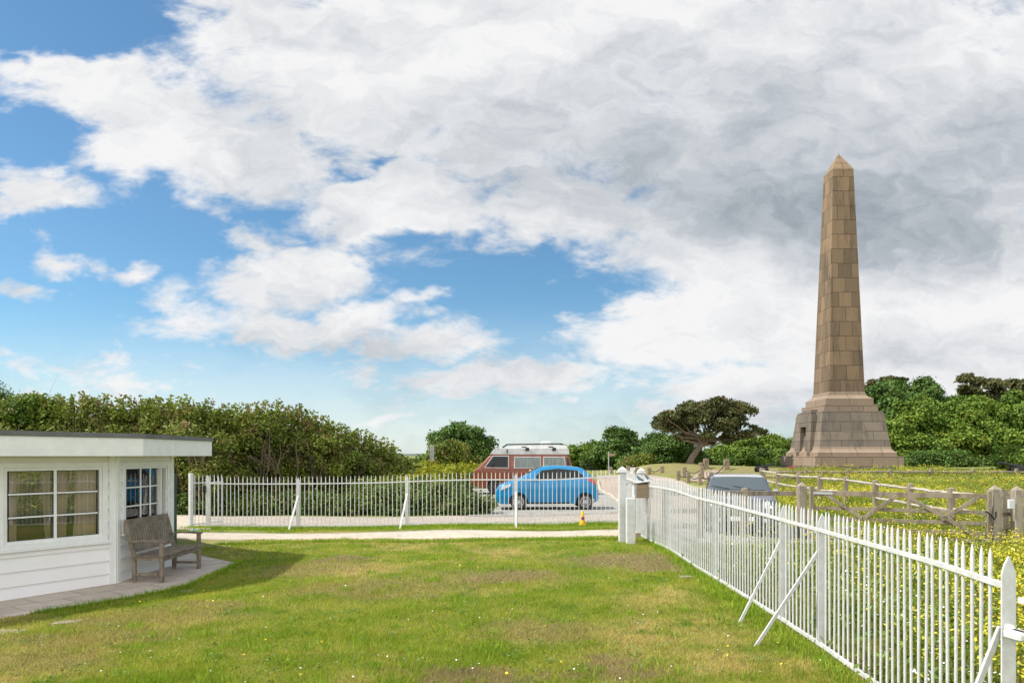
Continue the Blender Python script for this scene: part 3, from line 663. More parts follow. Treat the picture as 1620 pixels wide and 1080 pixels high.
# left-hand railing in front of the gravel lane
rail_l = thing('railing', 'white iron picket railing running across in front of the gravel lane and hedge', 'railing')
LX0, LY0, LX1, LY1 = -7.98, 17.95, 2.62, 17.05
def LP(px):
    k = (px-810)/F; t = (k*LY0-LX0)/((LX1-LX0)-k*(LY1-LY0)); return Vector((LX0+(LX1-LX0)*t, LY0+(LY1-LY0)*t))
posts_l = [329, 472, 644, 816]
npk = 96; bars = []
for i in range(npk):
    t = (i+.5)/npk; x = LX0+(LX1-LX0)*t; y = LY0+(LY1-LY0)*t; px = 810+F*x/y
    bars.append((x, y))
for (x, y) in bars: put(PICKF, 'picket', rail_l, (x, y, h(x, y)-.02), 0, .006)
pathl = [(LX0+(LX1-LX0)*t, LY0+(LY1-LY0)*t) for t in np.linspace(0, 1, 50)]
strip(pathl, .03, .03, 'top_rail', rail_l, 1.165); strip(pathl, .025, .025, 'bottom_rail', rail_l, .06)
PM2 = postmesh(.11, .03, 1.42)
for i, px in enumerate(posts_l):
    p = LP(px); put(PM2 if i == 0 else PM, 'post', rail_l, (p.x, p.y-.01, h(p.x, p.y)-.03), PI/2)
    if i: MB().bar((p.x, p.y-.02, h(p.x, p.y)+.85), (p.x-(.12 if i < 3 else -.0), p.y-.42, h(p.x, p.y-.4)-.02), .05, .03, (0, 1, 0), .003).build('stay', whitef, rail_l)
# side gate by the hut: open leaf seen end on
g1 = thing('iron_gate', 'narrow white iron picket gate standing between two posts beside the far hut corner', 'gate', (-8.05, 17.95, h(-8, 17.9)), R(115))
MB().box((0, 0, .71), (.09, .09, 1.44), bev=.004).build('post', whitef, g1)
for i in range(8): put(PICKF, 'picket', g1, (.12+i*.12, 0, .0), 0, .004)
MB().bar((.04, 0, 1.165), (1.0, 0, 1.165), .03, .03).build('top_rail', whitef, g1); MB().bar((.04, 0, .08), (1.0, 0, .08), .03, .03).build('bottom_rail', whitef, g1)
g1.location = (*(LP(302)), h(-8.4, 18)); g1.rotation_euler[2] = R(62)
p = LP(329); o = MB().box((p.x-.08, p.y-.02, 1.02), (.08, .06, .2), bev=.01).build('padlock', black); tag(o, 'black lock box on the white gatepost by the hut', 'lock')

# white timber gateposts where the two railings meet
def gatepost(loc, hh, w, label, cap=True):
    t = thing('gatepost', label, 'gatepost', loc)
    MB().box((0, 0, hh/2), (w, w, hh), bev=.006).build('shaft', whitef, t)
    if cap:
        m_ = MB(); m_.box((0, 0, hh+.012), (w*1.5, w*1.5, .024), bev=.004); m_.box((0, 0, hh+.042), (w*1.15, w*1.15, .036), bev=.004)
        m_.add([(-w*.6, -w*.6, hh+.06), (w*.6, -w*.6, hh+.06), (w*.6, w*.6, hh+.06), (-w*.6, w*.6, hh+.06), (0, 0, hh+.13)], [(0, 1, 4), (1, 2, 4), (2, 3, 4), (3, 0, 4), (3, 2, 1, 0)]); m_.build('cap', whitef, t)
    return t
gp1 = G(984.5, 857)
gp = gatepost(gp1, 1.44, .145, 'tall white square gatepost with moulded cap at the lawn corner, nearer of the capped pair')
gq = G(1015, 846); gatepost((2.95, 15.6, h(2.95, 15.6)), 1.33, .13, 'white gatepost with moulded cap standing behind the wooden letter box')
gp3 = G(997.5, 860)
g3 = gatepost(gp3, .93, .17, 'short thick white post with flat top in front of the letter box', False)
MB().bar((gp3.x+.05, gp3.y, gp3.z+.93), (RX(15.0), 15.0, h(3, 15)+1.15), .05, .045, (0, 1, 0), .004).build('brace', whitef, g3)
# solid white boarded panel between the posts (the open lower gate) with an arched iron bracket on top
t = thing('boarded_gate', 'low white boarded gate with curved iron bracket between the lawn gateposts', 'gate', (gp1.x+.06, gp1.y+.05, gp1.z))
m_ = MB(); 
for i in range(3): m_.box((.05+i*.06, .05+i*.015, .48), (.056, .03, .86), bev=.004)
m_.build('boards', whitef, t)
m_ = MB(); m_.tube([(.0, .0, 1.02)]+[(.12-.12*math.cos(a), .02, 1.02+.22*math.sin(a)) for a in np.linspace(.1, PI*.9, 9)]+[(.24, .02, .98), (.27, .02, .92)], .014, 6); m_.build('bracket', whitef, t, True)
# letter box with two birds
lb = thing('letter_box', 'wooden box with sloping lid on the white railing, two blue grey birds on its lid', 'letter box', (2.67, 14.35, h(2.67, 14.3)), R(8))
boxw = mat('box timber', (.36, .27, .17), (.27, .20, .12), 8, .8, .4, 60, stretch=(.3, 1, 4))
zb = (Z(787, 14.3)-h(2.67, 14.3)); zt = zb+.30
m_ = MB(); W_ = .36; x0 = -.10; pr = [(-.14, zb), (.14, zb), (.14, zt+.03), (-.14, zt-.02)]
m_.add([(x0, y, z) for y, z in pr]+[(x0+W_, y, z) for y, z in pr], [(0, 1, 2, 3), (7, 6, 5, 4)]+[(i, 4+i, 4+(i+1) % 4, (i+1) % 4) for i in range(4)]); m_.build('box', boxw, lb)
m_ = MB(); m_.bar((x0-.04, 0, zt+.005), (x0+W_+.02, 0, zt+.06), .33, .018, (0, 0, 1), .003); m_.build('lid', mat('grey lid', (.5, .5, .48), rough=.6), lb)
m_ = MB(); m_.box((x0-.006, 0, (zb+zt)/2), (.012, .27, .29)); m_.build('end_board', whitef, lb)
birdM = mat('slate blue bird', (.10, .16, .20), (.20, .27, .32), 25, .6)
for i, (bx_, lab) in enumerate(((.0, 'slate blue bird figure perched on the lower end of the letter box lid'), (.17, 'slate blue bird figure perched on the higher end of the letter box lid'))):
    b_ = thing('bird_figure', lab, 'bird figure', (0, 0, 0), R(200))
    wp = Matrix.Translation(lb.location) @ Matrix.Rotation(R(8), 4, 'Z') @ Vector((bx_, -.05, zt+.035+bx_*.14)); b_.location = wp
    m_ = MB(); m_.tube([(-.085, 0, .015), (-.05, 0, .035), (-.01, 0, .055), (.025, 0, .078), (.045, 0, .105), (.058, 0, .122), (.075, 0, .122), (.092, 0, .116)], [.006, .016, .030, .028, .019, .019, .010, .002], 10); m_.build('body', birdM, b_, True)
    m_ = MB(); m_.tube([(-.10, .022, .02), (-.04, .032, .05), (.02, .022, .07)], [.004, .014, .006], 8); m_.tube([(-.10, -.022, .02), (-.04, -.032, .05), (.02, -.022, .07)], [.004, .014, .006], 8); m_.build('wings', birdM, b_, True)

# ------------------------------------------------------------------ traffic cone
cp = LP(921.5); cy_ = cp.y-.22
cone = thing('traffic_cone', 'small yellow no-waiting cone with blue and red disc at the foot of the railing', 'traffic cone', (cp.x*cy_/cp.y, cy_, h(cp.x, cy_)+.01)); cone.scale = (.88, .88, .88)
yel = mat('yellow plastic', (.75, .42, .01), rough=.4)
m_ = MB(); m_.box((0, 0, .015), (.21, .21, .03), bev=.008); m_.build('base', yel, cone)
m_ = MB(); m_.lathe([(.085, .03), (.03, .40), (.026, .405)], 20); m_.build('cone', yel, cone, True)
m_ = MB()
def conedisc(r0, r1, off, nm, mt):
    mb = MB(); K = 20; ring = []
    for r in (r0, r1):
        for j in range(K):
            a = 2*PI*j/K; x = r*math.cos(a); z = .20+r*math.sin(a); rr = .085-(z-.03)*.055/.37+off; y = -math.sqrt(max(rr*rr-x*x, 1e-5)); ring.append((x, y, z))
    mb.add(ring, [(j, (j+1) % K, K+(j+1) % K, K+j) for j in range(K)]); return mb.build(nm, mt, cone)
conedisc(.001, .040, .003, 'disc', mat('sign blue', (.01, .05, .35), rough=.4)); conedisc(.038, .050, .005, 'disc_border', mat('sign red', (.5, .02, .02), rough=.4))
mb = MB(); 
for s_ in (1,): mb.bar((-.026, -.066, .226), (.026, -.0705, .174), .010, .004, (0, 1, 0))
mb.build('disc_bar', MATS['sign red'], cone)

# ------------------------------------------------------------------ cars
def ip(pts, x): 
    xs = [p[0] for p in pts]; return np.interp(x, xs, [p[1] for p in pts])
class Body:
    def __init__(s, L_, top, base, plan, fz, wheels, R_w, zc, rr=.09):
        s.L = L_; xs = np.linspace(0, L_, 400)
        def sm(a, k=9): return np.convolve(np.pad(a, k, mode='edge'), np.ones(2*k+1)/(2*k+1), 'valid')
        s.xs = xs; s.t = sm(ip(top, xs), 7); s.p = sm(ip(plan, xs), 5); s.b0 = ip(base, xs); s.fz = fz; s.wh = wheels; s.Rw = R_w; s.zc = zc; s.rr = rr
    def top(s, x): return np.interp(x, s.xs, s.t)
    def hw(s, x, z): return np.interp(x, s.xs, s.p)*ip(s.fz, z)
    def bot(s, x):
        b_ = float(np.interp(x, s.xs, s.b0))
        for w in s.wh:
            d = s.Rw**2-(x-w)**2
            if d > 0: b_ = max(b_, s.zc+math.sqrt(d))
        return b_
    def ring(s, x):
        b_ = s.bot(x); t_ = float(s.top(x)); rr = min(s.rr, (t_-b_)*.45); pts = []
        for u in np.linspace(0, 1, 13): z = b_+(t_-rr-b_)*u; pts.append((float(s.hw(x, z)), z))
        y0 = pts[-1][0]; rw = min(rr*1.3, y0*.5)
        for a in (.25, .5, .75, 1): pts.append((y0-rw*(1-math.cos(a*PI/2)), t_-rr+rr*math.sin(a*PI/2)*.86))
        y1 = pts[-1][0]
        for v in (.66, .33, 0): pts.append((y1*v, t_-rr*.14*(v*v)))
        return pts
    def ztop(s, x, y):
        r_ = s.ring(x); ys_ = [p[0] for p in r_[12:]][::-1]; zs = [p[1] for p in r_[12:]][::-1]; return float(np.interp(abs(y), ys_, zs))
    def build(s, m, parent, name='body'):
        st = set(np.linspace(0, s.L, 60)) | {.02, .05, s.L-.02, s.L-.05}
        for w in s.wh: st |= {w+s.Rw*math.sin(a) for a in np.linspace(-PI/2, PI/2, 15)}
        st = sorted(x for x in st if 0 <= x <= s.L); mb = MB(); rings = []
        for x in st:
            r_ = s.ring(x); full = [(x, y, z) for y, z in r_]+[(x, -y, z) for y, z in reversed(r_[:-1])]; rings.append(full)
        n = len(rings[0]); vs_ = [p for r_ in rings for p in r_]
        fs = [(i*n+j, i*n+j+1, (i+1)*n+j+1, (i+1)*n+j) for i in range(len(rings)-1) for j in range(n-1)]
        fs += [tuple(range(n)), tuple((len(rings)-1)*n+j for j in range(n-1, -1, -1))]
        mb.add(vs_, fs); return mb.build(name, m, parent, True)
    def side(s, corners, name, m, parent, sgn=-1, off=.008, K=14, frame=None):
        """patch on a side; corners (x,z) bl, br, tr, tl"""
        mb = MB(); vs_ = []
        bl, br, tr, tl = corners
        for j in range(K+1):
            v = j/K
            for i in range(K+1):
                u = i/K; x = (bl[0]*(1-u)+br[0]*u)*(1-v)+(tl[0]*(1-u)+tr[0]*u)*v; z = (bl[1]*(1-u)+br[1]*u)*(1-v)+(tl[1]*(1-u)+tr[1]*u)*v
                vs_.append((x, sgn*(float(s.hw(x, z))+off), z))
        mb.add(vs_, [(j*(K+1)+i, j*(K+1)+i+1, (j+1)*(K+1)+i+1, (j+1)*(K+1)+i) for j in range(K) for i in range(K)]); return mb.build(name, m, parent, True)
    def over(s, x0, x1, y0f, y1f, name, m, parent, off=.008, K=14):
        """patch on the top surface between x0 and x1, half widths y0f at x0, y1f at x1"""
        mb = MB(); vs_ = []
        for j in range(K+1):
            x = x0+(x1-x0)*j/K; yh = y0f+(y1f-y0f)*j/K
            for i in range(K+1):
                y = -yh+2*yh*i/K; vs_.append((x, y, s.ztop(x, y)+off))
        mb.add(vs_, [(j*(K+1)+i, j*(K+1)+i+1, (j+1)*(K+1)+i+1, (j+1)*(K+1)+i) for j in range(K) for i in range(K)]); return mb.build(name, m, parent, True)
def wheel(parent, x, y, r, spokes=12, steel=False, cap=metalgrey):
    w = MB(); w.lathe([(r*.62, -.09), (r*.93, -.095), (r, -.06), (r, .06), (r*.93, .095), (r*.62, .09), (r*.62, -.09)], 28, (0, 0, 0), 'Y', False); wo_ = w.build('wheel', rubber, parent, True); wo_.location = (x, y, r)
    sg = -1 if y < 0 else 1; m_ = MB(); yo = sg*.082
    m_.lathe([(r*.60, yo-.012), (r*.66, yo-.012), (r*.66, yo+.012), (r*.60, yo+.012), (r*.60, yo-.012)], 28, (0, 0, 0), 'Y', False)
    m_.lathe([(r*.001, yo-.004), (r*.16, yo-.004), (r*.16, yo+.010*sg), (r*.001, yo+.010*sg)], 16, (0, 0, 0), 'Y')
    for k in range(spokes):
        a = 2*PI*k/spokes; m_.bar((r*.12*math.cos(a), yo, r*.12*math.sin(a)), (r*.62*math.cos(a), yo, r*.62*math.sin(a)), .014, .016, (0, 1, 0) if False else (-math.sin(a), 0, math.cos(a)))
    m_.build('rim', cap, wo_)
    d = MB(); d.lathe([(.001, yo*.55-.003), (r*.62, yo*.55-.003), (r*.62, yo*.55+.003), (.001, yo*.55+.003)], 20, (0, 0, 0), 'Y'); d.build('brake_disc', mat('dark wheel metal', (.03, .03, .03), rough=.6), wo_)  # near-black disc behind the spokes
    return wo_
def paint(name, c): return mat(name, c, rough=.25, coat=.55, spec=.4)
autoglass = glass_mat('car glass', (.3, .35, .33), .8, (.010, .013, .012), (.7, -.01))
chrome = mat('chrome', (.7, .7, .7), rough=.15, metal=1)
lens = mat('headlight lens', (.65, .66, .66), (.4, .42, .45), 20, .12, coat=1)
redlens = mat('tail light red', (.55, .01, .015), rough=.15, coat=1)
plastic = mat('black plastic', (.02, .02, .022), rough=.55)
under = mat('underbody', (.008, .008, .008), rough=.9)
# --- blue hatchback, nose to the left
ka = thing('parked_car', 'bright blue three-door hatchback parked on grey gravel behind the railing', 'car', (0, 0, 0))
KB = Body(3.62, [(0, .62), (.05, .76), (.14, .87), (.47, 1.0), (.94, 1.13), (1.14, 1.26), (1.47, 1.46), (1.71, 1.53), (2.14, 1.555), (2.64, 1.53), (3.0, 1.485), (3.12, 1.43), (3.41, 1.17), (3.56, .90), (3.62, .66)],
    [(0, .26), (.2, .20), (3.4, .22), (3.62, .32)], [(0, .58), (.08, .68), (.3, .77), (.8, .82), (2.8, .83), (3.3, .79), (3.55, .70), (3.62, .62)],
    [(.2, .93), (.45, 1.0), (.80, 1.0), (1.0, .965), (1.2, .885), (1.45, .78), (1.56, .74)], (.80, 3.14), .33, .28, .10)
blue = paint('cyan blue car paint', (.003, .20, .42))
KB.build(blue, ka)
m_ = MB(); m_.box((1.84, 0, .38), (3.1, 1.42, .34)); m_.build('underbody', under, ka)
for sg in (-1, 1):
    KB.side([(1.26, 1.04), (2.20, 1.09), (2.16, 1.44), (1.62, 1.38)], 'side_window', autoglass, ka, sg)
    KB.side([(2.25, 1.09), (3.10, 1.17), (2.85, 1.38), (2.21, 1.44)], 'side_window', autoglass, ka, sg)
    KB.side([(2.19, 1.09), (2.26, 1.09), (2.22, 1.44), (2.15, 1.44)], 'door_pillar', plastic, ka, sg, .006)
    KB.side([(1.18, 1.02), (3.12, 1.155), (3.12, 1.17), (1.18, 1.035)], 'window_seal', plastic, ka, sg, .006)
    KB.side([(3.26, 1.02), (3.56, .86), (3.46, 1.06), (3.16, 1.12)], 'tail_light', redlens, ka, sg, .010)
    KB.side([(.12, .66), (.50, .82), (.54, .93), (.20, .80)], 'headlight', lens, ka, sg, .010)
    KB.side([(1.05, .22), (2.62, .22), (2.62, .27), (1.05, .27)], 'sill_trim', plastic, ka, sg, .012)
    o = KB.side([(2.20, .30), (2.215, .30), (2.215, 1.08), (2.20, 1.08)], 'door_gap', plastic, ka, sg, .003)
    KB.side([(1.16, .34), (1.175, .34), (1.20, 1.0), (1.185, 1.0)], 'door_gap', plastic, ka, sg, .003)
    KB.side([(1.98, .93), (2.14, .94), (2.14, .965), (1.98, .955)], 'door_handle', blue, ka, sg, .03)
    m_ = MB(); m_.lathe([(.001, -.11), (.055, -.10), (.078, -.03), (.07, .03), (.001, .06)], 12, (0, 0, 0), 'X'); mo = m_.build('mirror', blue, ka, True); mo.location = (1.40, sg*.90, 1.08); mo.scale = (.8, 1.3, .95)
    for w in (.80, 3.14): wheel(ka, w, sg*.72, .285, 14)
KB.over(1.14, 1.66, .60, .50, 'windscreen', autoglass, ka); KB.over(3.12, 3.38, .50, .54, 'rear_window', autoglass, ka)
m_ = MB(); m_.box((-.005, 0, .42), (.03, .8, .14), bev=.01); m_.build('grille', plastic, ka)
m_ = MB(); m_.box((-.02, 0, .34), (.02, .5, .11)); m_.build('number_plate', mat('plate white', (.8, .8, .8)), ka)
m_ = MB(); m_.tube([(1.95, 0, 1.54), (2.15, 0, 1.66)], [.006, .003], 6); m_.build('aerial', plastic, ka)
ka.location = (-.60+.02, 24.1, h(1, 24.2)+.025); ka.rotation_euler[2] = R(1.5); ka.scale = (.98, .98, .98)
# --- camper van
vn = thing('camper_van', 'rust brown camper van with white pop-top roof and curtained side windows', 'camper van')
VB = Body(4.60, [(0, .62), (.04, 1.0), (.12, 1.13), (.30, 1.22), (.80, 1.78), (1.0, 1.86), (4.2, 1.86), (4.32, 1.82), (4.50, 1.25), (4.60, .95)],
    [(0, .36), (.3, .30), (4.3, .32), (4.6, .42)], [(0, .74), (.1, .84), (.4, .90), (4.2, .90), (4.5, .86), (4.6, .80)],
    [(.3, .97), (.55, 1.0), (1.1, 1.0), (1.2, .985), (1.8, .87), (1.9, .84)], (1.02, 3.50), .37, .32, .09)
brown = paint('rust brown van paint', (.205, .048, .016))
VB.build(brown, vn)
m_ = MB(); m_.box((2.3, 0, .5), (4.1, 1.5, .36)); m_.build('underbody', under, vn)
curtglass = mat('curtained window', (.08, .11, .095), (.17, .20, .18), 9, .3, coat=.2, stretch=(4, 1, .1), detail=2)
alu = mat('window surround', (.55, .55, .53), rough=.4, metal=.4)
for sg in (-1, 1):
    for (a, b_, c_, d_, mt) in (((.60, 1.22), (1.62, 1.20), (1.62, 1.70), (.95, 1.70), autoglass), ((1.92, 1.20), (3.05, 1.20), (3.05, 1.66), (1.92, 1.66), curtglass), ((3.22, 1.20), (4.18, 1.20), (4.12, 1.66), (3.22, 1.66), curtglass)):
        g_ = .025; VB.side([(a[0]-g_*1.6, a[1]-g_), (b_[0]+g_, b_[1]-g_), (c_[0]+g_, c_[1]+g_), (d_[0]-g_, d_[1]+g_)], 'window_surround', alu, vn, sg, .006)
        VB.side([a, b_, c_, d_], 'side_window', mt, vn, sg, .012)
    VB.side([(4.26, 1.25), (4.40, 1.25), (4.32, 1.62), (4.22, 1.62)], 'air_intake', plastic, vn, sg, .010)
    for x_ in (.48, 1.72, 3.12): VB.side([(x_, .42), (x_+.014, .42), (x_+.014, 1.78), (x_, 1.78)] if x_ > .5 else [(x_, .42), (x_+.014, .42), (x_+.03, 1.2), (x_+.016, 1.2)], 'door_gap', plastic, vn, sg, .003)
    VB.side([(.25, 1.09), (4.40, 1.09), (4.40, 1.105), (.25, 1.105)], 'swage_line', mat('dark brown trim', (.05, .013, .008)), vn, sg, .004)
    VB.side([(1.50, .98), (1.66, .98), (1.66, 1.01), (1.50, 1.01)], 'door_handle', plastic, vn, sg, .02)
    m_ = MB(); m_.box((0, 0, 0), (.10, .05, .20), bev=.02); mo = m_.build('mirror', plastic, vn); mo.location = (.93, sg*1.08, 1.36)
    m_ = MB(); m_.bar((.93, sg*.86, 1.28), (.93, sg*1.08, 1.30), .015, .015); m_.build('mirror_arm', plastic, vn)
    for w in (1.02, 3.50): wheel(vn, w, sg*.80, .32, 8, cap=mat('dull steel', (.10, .10, .10), rough=.5, metal=.3))
    m_ = MB(); m_.lathe([(.001, -.01), (.09, -.01), (.09, .01), (.001, .01)], 16, (0, 0, 0), 'X'); mo = m_.build('headlight', lens, vn, True); mo.location = (.02, sg*.58, .86)
m_ = MB(); m_.lathe([(.001, 0), (.06, 0), (.05, .02), (.001, .025)], 14, (0, 0, 0), 'Y'); fc = m_.build('filler_cap', mat('cream cap', (.7, .66, .5)), vn, True); fc.location = (2.62, -.925, 1.05); fc.scale = (1, -1, 1)
VB.over(.34, .78, .74, .66, 'windscreen', autoglass, vn)
m_ = MB(); m_.box((-.06, 0, .46), (.10, 1.70, .13), bev=.02); m_.build('front_bumper', mat('bumper', (.05, .05, .05), rough=.5), vn)
m_ = MB(); m_.box((4.64, 0, .50), (.10, 1.70, .13), bev=.02); m_.build('rear_bumper', MATS['bumper'], vn)
m_ = MB(); m_.box((-.012, 0, .86), (.03, 1.5, .24), bev=.01); m_.build('grille', plastic, vn)
rw = mat('white van roof', (.52, .52, .51), (.42, .42, .41), 4, .45)
m_ = MB(); 
def slab(xa, xb, wa, za, xa2, xb2, wb, zb_): 
    m_.add([(xa, -wa, za), (xb, -wa, za), (xb, wa, za), (xa, wa, za), (xa2, -wb, zb_), (xb2, -wb, zb_), (xb2, wb, zb_), (xa2, wb, zb_)], [(3, 2, 1, 0), (4, 5, 6, 7), (0, 1, 5, 4), (1, 2, 6, 5), (2, 3, 7, 6), (3, 0, 4, 7)])
slab(.80, 4.36, .80, 1.79, .98, 4.34, .78, 2.04); m_.build('roof', rw, vn)
m_ = MB(); slab(1.45, 4.30, .70, 2.043, 1.85, 4.22, .62, 2.20); m_.build('pop_top', rw, vn)
m_ = MB(); m_.box((3.35, 0, 2.29), (.50, .42, .18), bev=.04); m_.build('roof_vent', mat('pale vent', (.6, .6, .58)), vn)
for sg in (-1, 1): m_ = MB(); m_.tube([(1.35, sg*.55, 2.10), (1.55, sg*.55, 2.24), (4.0, sg*.55, 2.27), (4.15, sg*.55, 2.22)], .022, 8); m_.build('roof_rail', plastic, vn, True)
for x_ in (2.45, 3.65):
    m_ = MB(); m_.bar((x_, -.84, 2.08), (x_, .84, 2.08), .04, .04); m_.box((x_+.03, -.80, 2.02), (.16, .06, .14), bev=.01); m_.box((x_-.12, -.80, 2.12), (.20, .05, .05), bev=.01); m_.build('roof_bar', plastic, vn)
m_ = MB(); m_.box((1.58, -.84, 1.93), (.05, .03, .20)); m_.build('roof_strap', plastic, vn)
vn.location = (-1.78, 31.4, h(.5, 31.6)+.03)
vn.rotation_euler[2] = R(-1)
# --- dark small car facing the camera
mn = thing('parked_car', 'small dark grey hatchback facing the camera behind the wooden rail and white railing', 'car')
MBd = Body(3.70, [(0, .60), (.05, .76), (.2, .86), (.55, .94), (.98, 1.00), (1.10, 1.04), (1.62, 1.37), (1.9, 1.41), (2.7, 1.42), (3.2, 1.38), (3.42, 1.10), (3.62, .88), (3.70, .72)],
    [(0, .24), (.2, .18), (3.5, .20), (3.7, .30)], [(0, .66), (.06, .74), (.2, .80), (.5, .84), (3.2, .84), (3.5, .80), (3.7, .72)],
    [(.2, .94), (.45, 1.0), (.8, 1.0), (.98, .955), (1.36, .81), (1.45, .78)], (.62, 3.10), .34, .29, .085)
mblue = mat('dark grey blue car paint', (.10, .105, .115), rough=.3, coat=.8, spec=.5); MBd.build(mblue, mn)
m_ = MB(); m_.box((1.85, 0, .38), (3.2, 1.42, .34)); m_.build('underbody', under, mn)
silver = paint('silver grey car paint', (.42, .43, .44))
MBd.over(1.62, 3.24, .60, .60, 'roof', silver, mn, .010)
wsg = glass_mat('windscreen glass', (.6, .65, .65), .55, (.17, .20, .20))
MBd.over(1.12, 1.58, .635, .575, 'windscreen', wsg, mn, .012); MBd.over(3.26, 3.42, .55, .6, 'rear_window', autoglass, mn)
for sg in (-1, 1):
    MBd.side([(1.28, .985), (2.22, 1.0), (2.20, 1.33), (1.60, 1.32)], 'side_window', autoglass, mn, sg); MBd.side([(2.26, 1.0), (3.28, 1.03), (3.12, 1.32), (2.26, 1.33)], 'side_window', autoglass, mn, sg)
    MBd.side([(2.225, .25), (2.24, .25), (2.24, .98), (2.225, .98)], 'door_gap', plastic, mn, sg, .003)
    hl = MB(); hl.lathe([(.112, 0), (.112, -.03), (.100, -.042), (.085, -.03)], 24, (0, 0, 0), 'X', False); ho = hl.build('headlight', chrome, mn, True); ho.location = (.035, sg*.565, .745); ho.rotation_euler = (0, R(16), sg*R(-8))
    l2 = MB(); l2.lathe([(.001, -.052), (.045, -.048), (.088, -.030), (.088, -.02)], 24, (0, 0, 0), 'X'); l2.build('lens', lens, ho, True)
    m_ = MB(); m_.lathe([(.001, -.07), (.06, -.06), (.075, 0), (.06, .05), (.001, .06)], 12, (0, 0, 0), 'X'); mo = m_.build('mirror', silver, mn, True); mo.location = (1.34, sg*.90, 1.02); mo.scale = (.7, 1.1, .75)
    m_ = MB(); m_.lathe([(.001, 0), (.055, 0), (.055, -.02), (.001, -.024)], 16, (0, 0, 0), 'X'); mo = m_.build('fog_lamp', lens, mn, True); mo.location = (-.01, sg*.52, .38)
    for w in (.62, 3.10): wheel(mn, w, sg*.73, .29, 10)
m_ = MB(); m_.box((-.012, 0, .56), (.03, .80, .17), bev=.02)
for k in range(4): m_.box((-.032, 0, .50+k*.04), (.012, .78, .008))
m_.build('grille', chrome, mn)
m_ = MB(); m_.box((-.02, 0, .28), (.03, 1.1, .12), bev=.01); m_.build('lower_grille', plastic, mn)
m_ = MB(); m_.box((-.035, 0, .42), (.012, .52, .11)); m_.build('number_plate', MATS['plate white'], mn)
for k in (-.26, .24): m_ = MB(); m_.bar((1.13, k-.0, MBd.ztop(1.13, k)+.02), (1.22, k+.42, MBd.ztop(1.24, min(k+.42, .6))+.03), .014, .012); m_.build('wiper', plastic, mn)
for sg in (-1, 1):
    m_ = MB(); m_.box((2.0, sg*.34, .78), (.14, .46, .62), bev=.05); m_.box((1.96, sg*.34, 1.15), (.09, .24, .18), bev=.04); m_.build('seat', plastic, mn)
mn.location = (5.17, 15.35, h(5.3, 16)+.02); mn.rotation_euler[2] = math.atan2(2.3, .62); mn.scale = (.94, .94, .94)

# ------------------------------------------------------------------ monument
def stone_mat(name, c1, c2, mortar, bw, rh, offx=0, stain=(.10, .09, .08), st=.5, offz=0):
    m = bpy.data.materials.new(name); m.use_nodes = True; t = m.node_tree; bs = t.nodes['Principled BSDF']; bs.inputs['Roughness'].default_value = .88; bs.inputs['Specular IOR Level'].default_value = .25
    tcn = N(t, 'ShaderNodeTexCoord'); s_ = N(t, 'ShaderNodeSeparateXYZ'); L(t, tcn.outputs['Object'], s_.inputs[0])
    gn = N(t, 'ShaderNodeSeparateXYZ'); L(t, tcn.outputs['Normal'], gn.inputs[0]); isx = M_(t, 'GREATER_THAN', M_(t, 'ABSOLUTE', gn.outputs[0]), M_(t, 'ABSOLUTE', gn.outputs[1]))
    hc = M_(t, 'ADD', M_(t, 'MULTIPLY', s_.outputs[1], isx), M_(t, 'MULTIPLY', s_.outputs[0], M_(t, 'SUBTRACT', 1.0, isx)))
    c_ = N(t, 'ShaderNodeCombineXYZ'); L(t, M_(t, 'ADD', hc, offx), c_.inputs[0]); L(t, M_(t, 'ADD', s_.outputs[2], offz), c_.inputs[1])
    br = N(t, 'ShaderNodeTexBrick', offset=.5); L(t, c_.outputs[0], br.inputs[0]); br.inputs['Scale'].default_value = 1; br.inputs['Brick Width'].default_value = bw; br.inputs['Row Height'].default_value = rh
    br.inputs['Mortar Size'].default_value = .016; br.inputs['Mortar Smooth'].default_value = .3; br.inputs['Bias'].default_value = 0
    br.inputs['Color1'].default_value = (*c1, 1); br.inputs['Color2'].default_value = (*c2, 1); br.inputs['Mortar'].default_value = (*mortar, 1)
    nz = noise(t, tcn.outputs['Object'], 1.3, 9, .7, 1.2, 1.2, .22); f = smooth(t, nz.outputs['Fac'], .45, .75, 0, st)
    mm = N(t, 'ShaderNodeMix', data_type='RGBA'); L(t, f, mm.inputs[0]); L(t, br.outputs[0], mm.inputs[6]); mm.inputs[7].default_value = (*stain, 1)
    n2_ = noise(t, tcn.outputs['Object'], 14, 5, .7); m2 = N(t, 'ShaderNodeMix', data_type='RGBA', blend_type='MULTIPLY'); m2.inputs[0].default_value = .5; L(t, mm.outputs[2], m2.inputs[6])
    crr = N(t, 'ShaderNodeValToRGB'); L(t, n2_.outputs['Fac'], crr.inputs[0]); crr.color_ramp.elements[0].position = .3; crr.color_ramp.elements[0].color = (.6, .6, .6, 1); crr.color_ramp.elements[1].position = .6; crr.color_ramp.elements[1].color = (1.0, 1, 1, 1)
    L(t, crr.outputs[0], m2.inputs[7]); L(t, m2.outputs[2], bs.inputs['Base Color'])
    bp = N(t, 'ShaderNodeBump'); bp.invert = True; bp.inputs['Distance'].default_value = .03; L(t, br.outputs['Fac'], bp.inputs['Height']); L(t, bp.outputs[0], bs.inputs['Normal']); return m
shaftM = stone_mat('shaft granite', (.28, .192, .122), (.155, .114, .078), (.08, .062, .045), .92, 1.045, .46, (.085, .065, .048), .9)
pedM = stone_mat('pedestal granite', (.245, .20, .158), (.175, .147, .12), (.08, .067, .055), 1.5, .66, .2, (.085, .078, .07), .85, .02)
slabM = stone_mat('plinth granite', (.32, .245, .18), (.27, .205, .152), (.11, .09, .07), 1.75, .9, .0, (.15, .12, .10), .5, .1)
MX, MY, MZ = 23.76, 49.7, .99
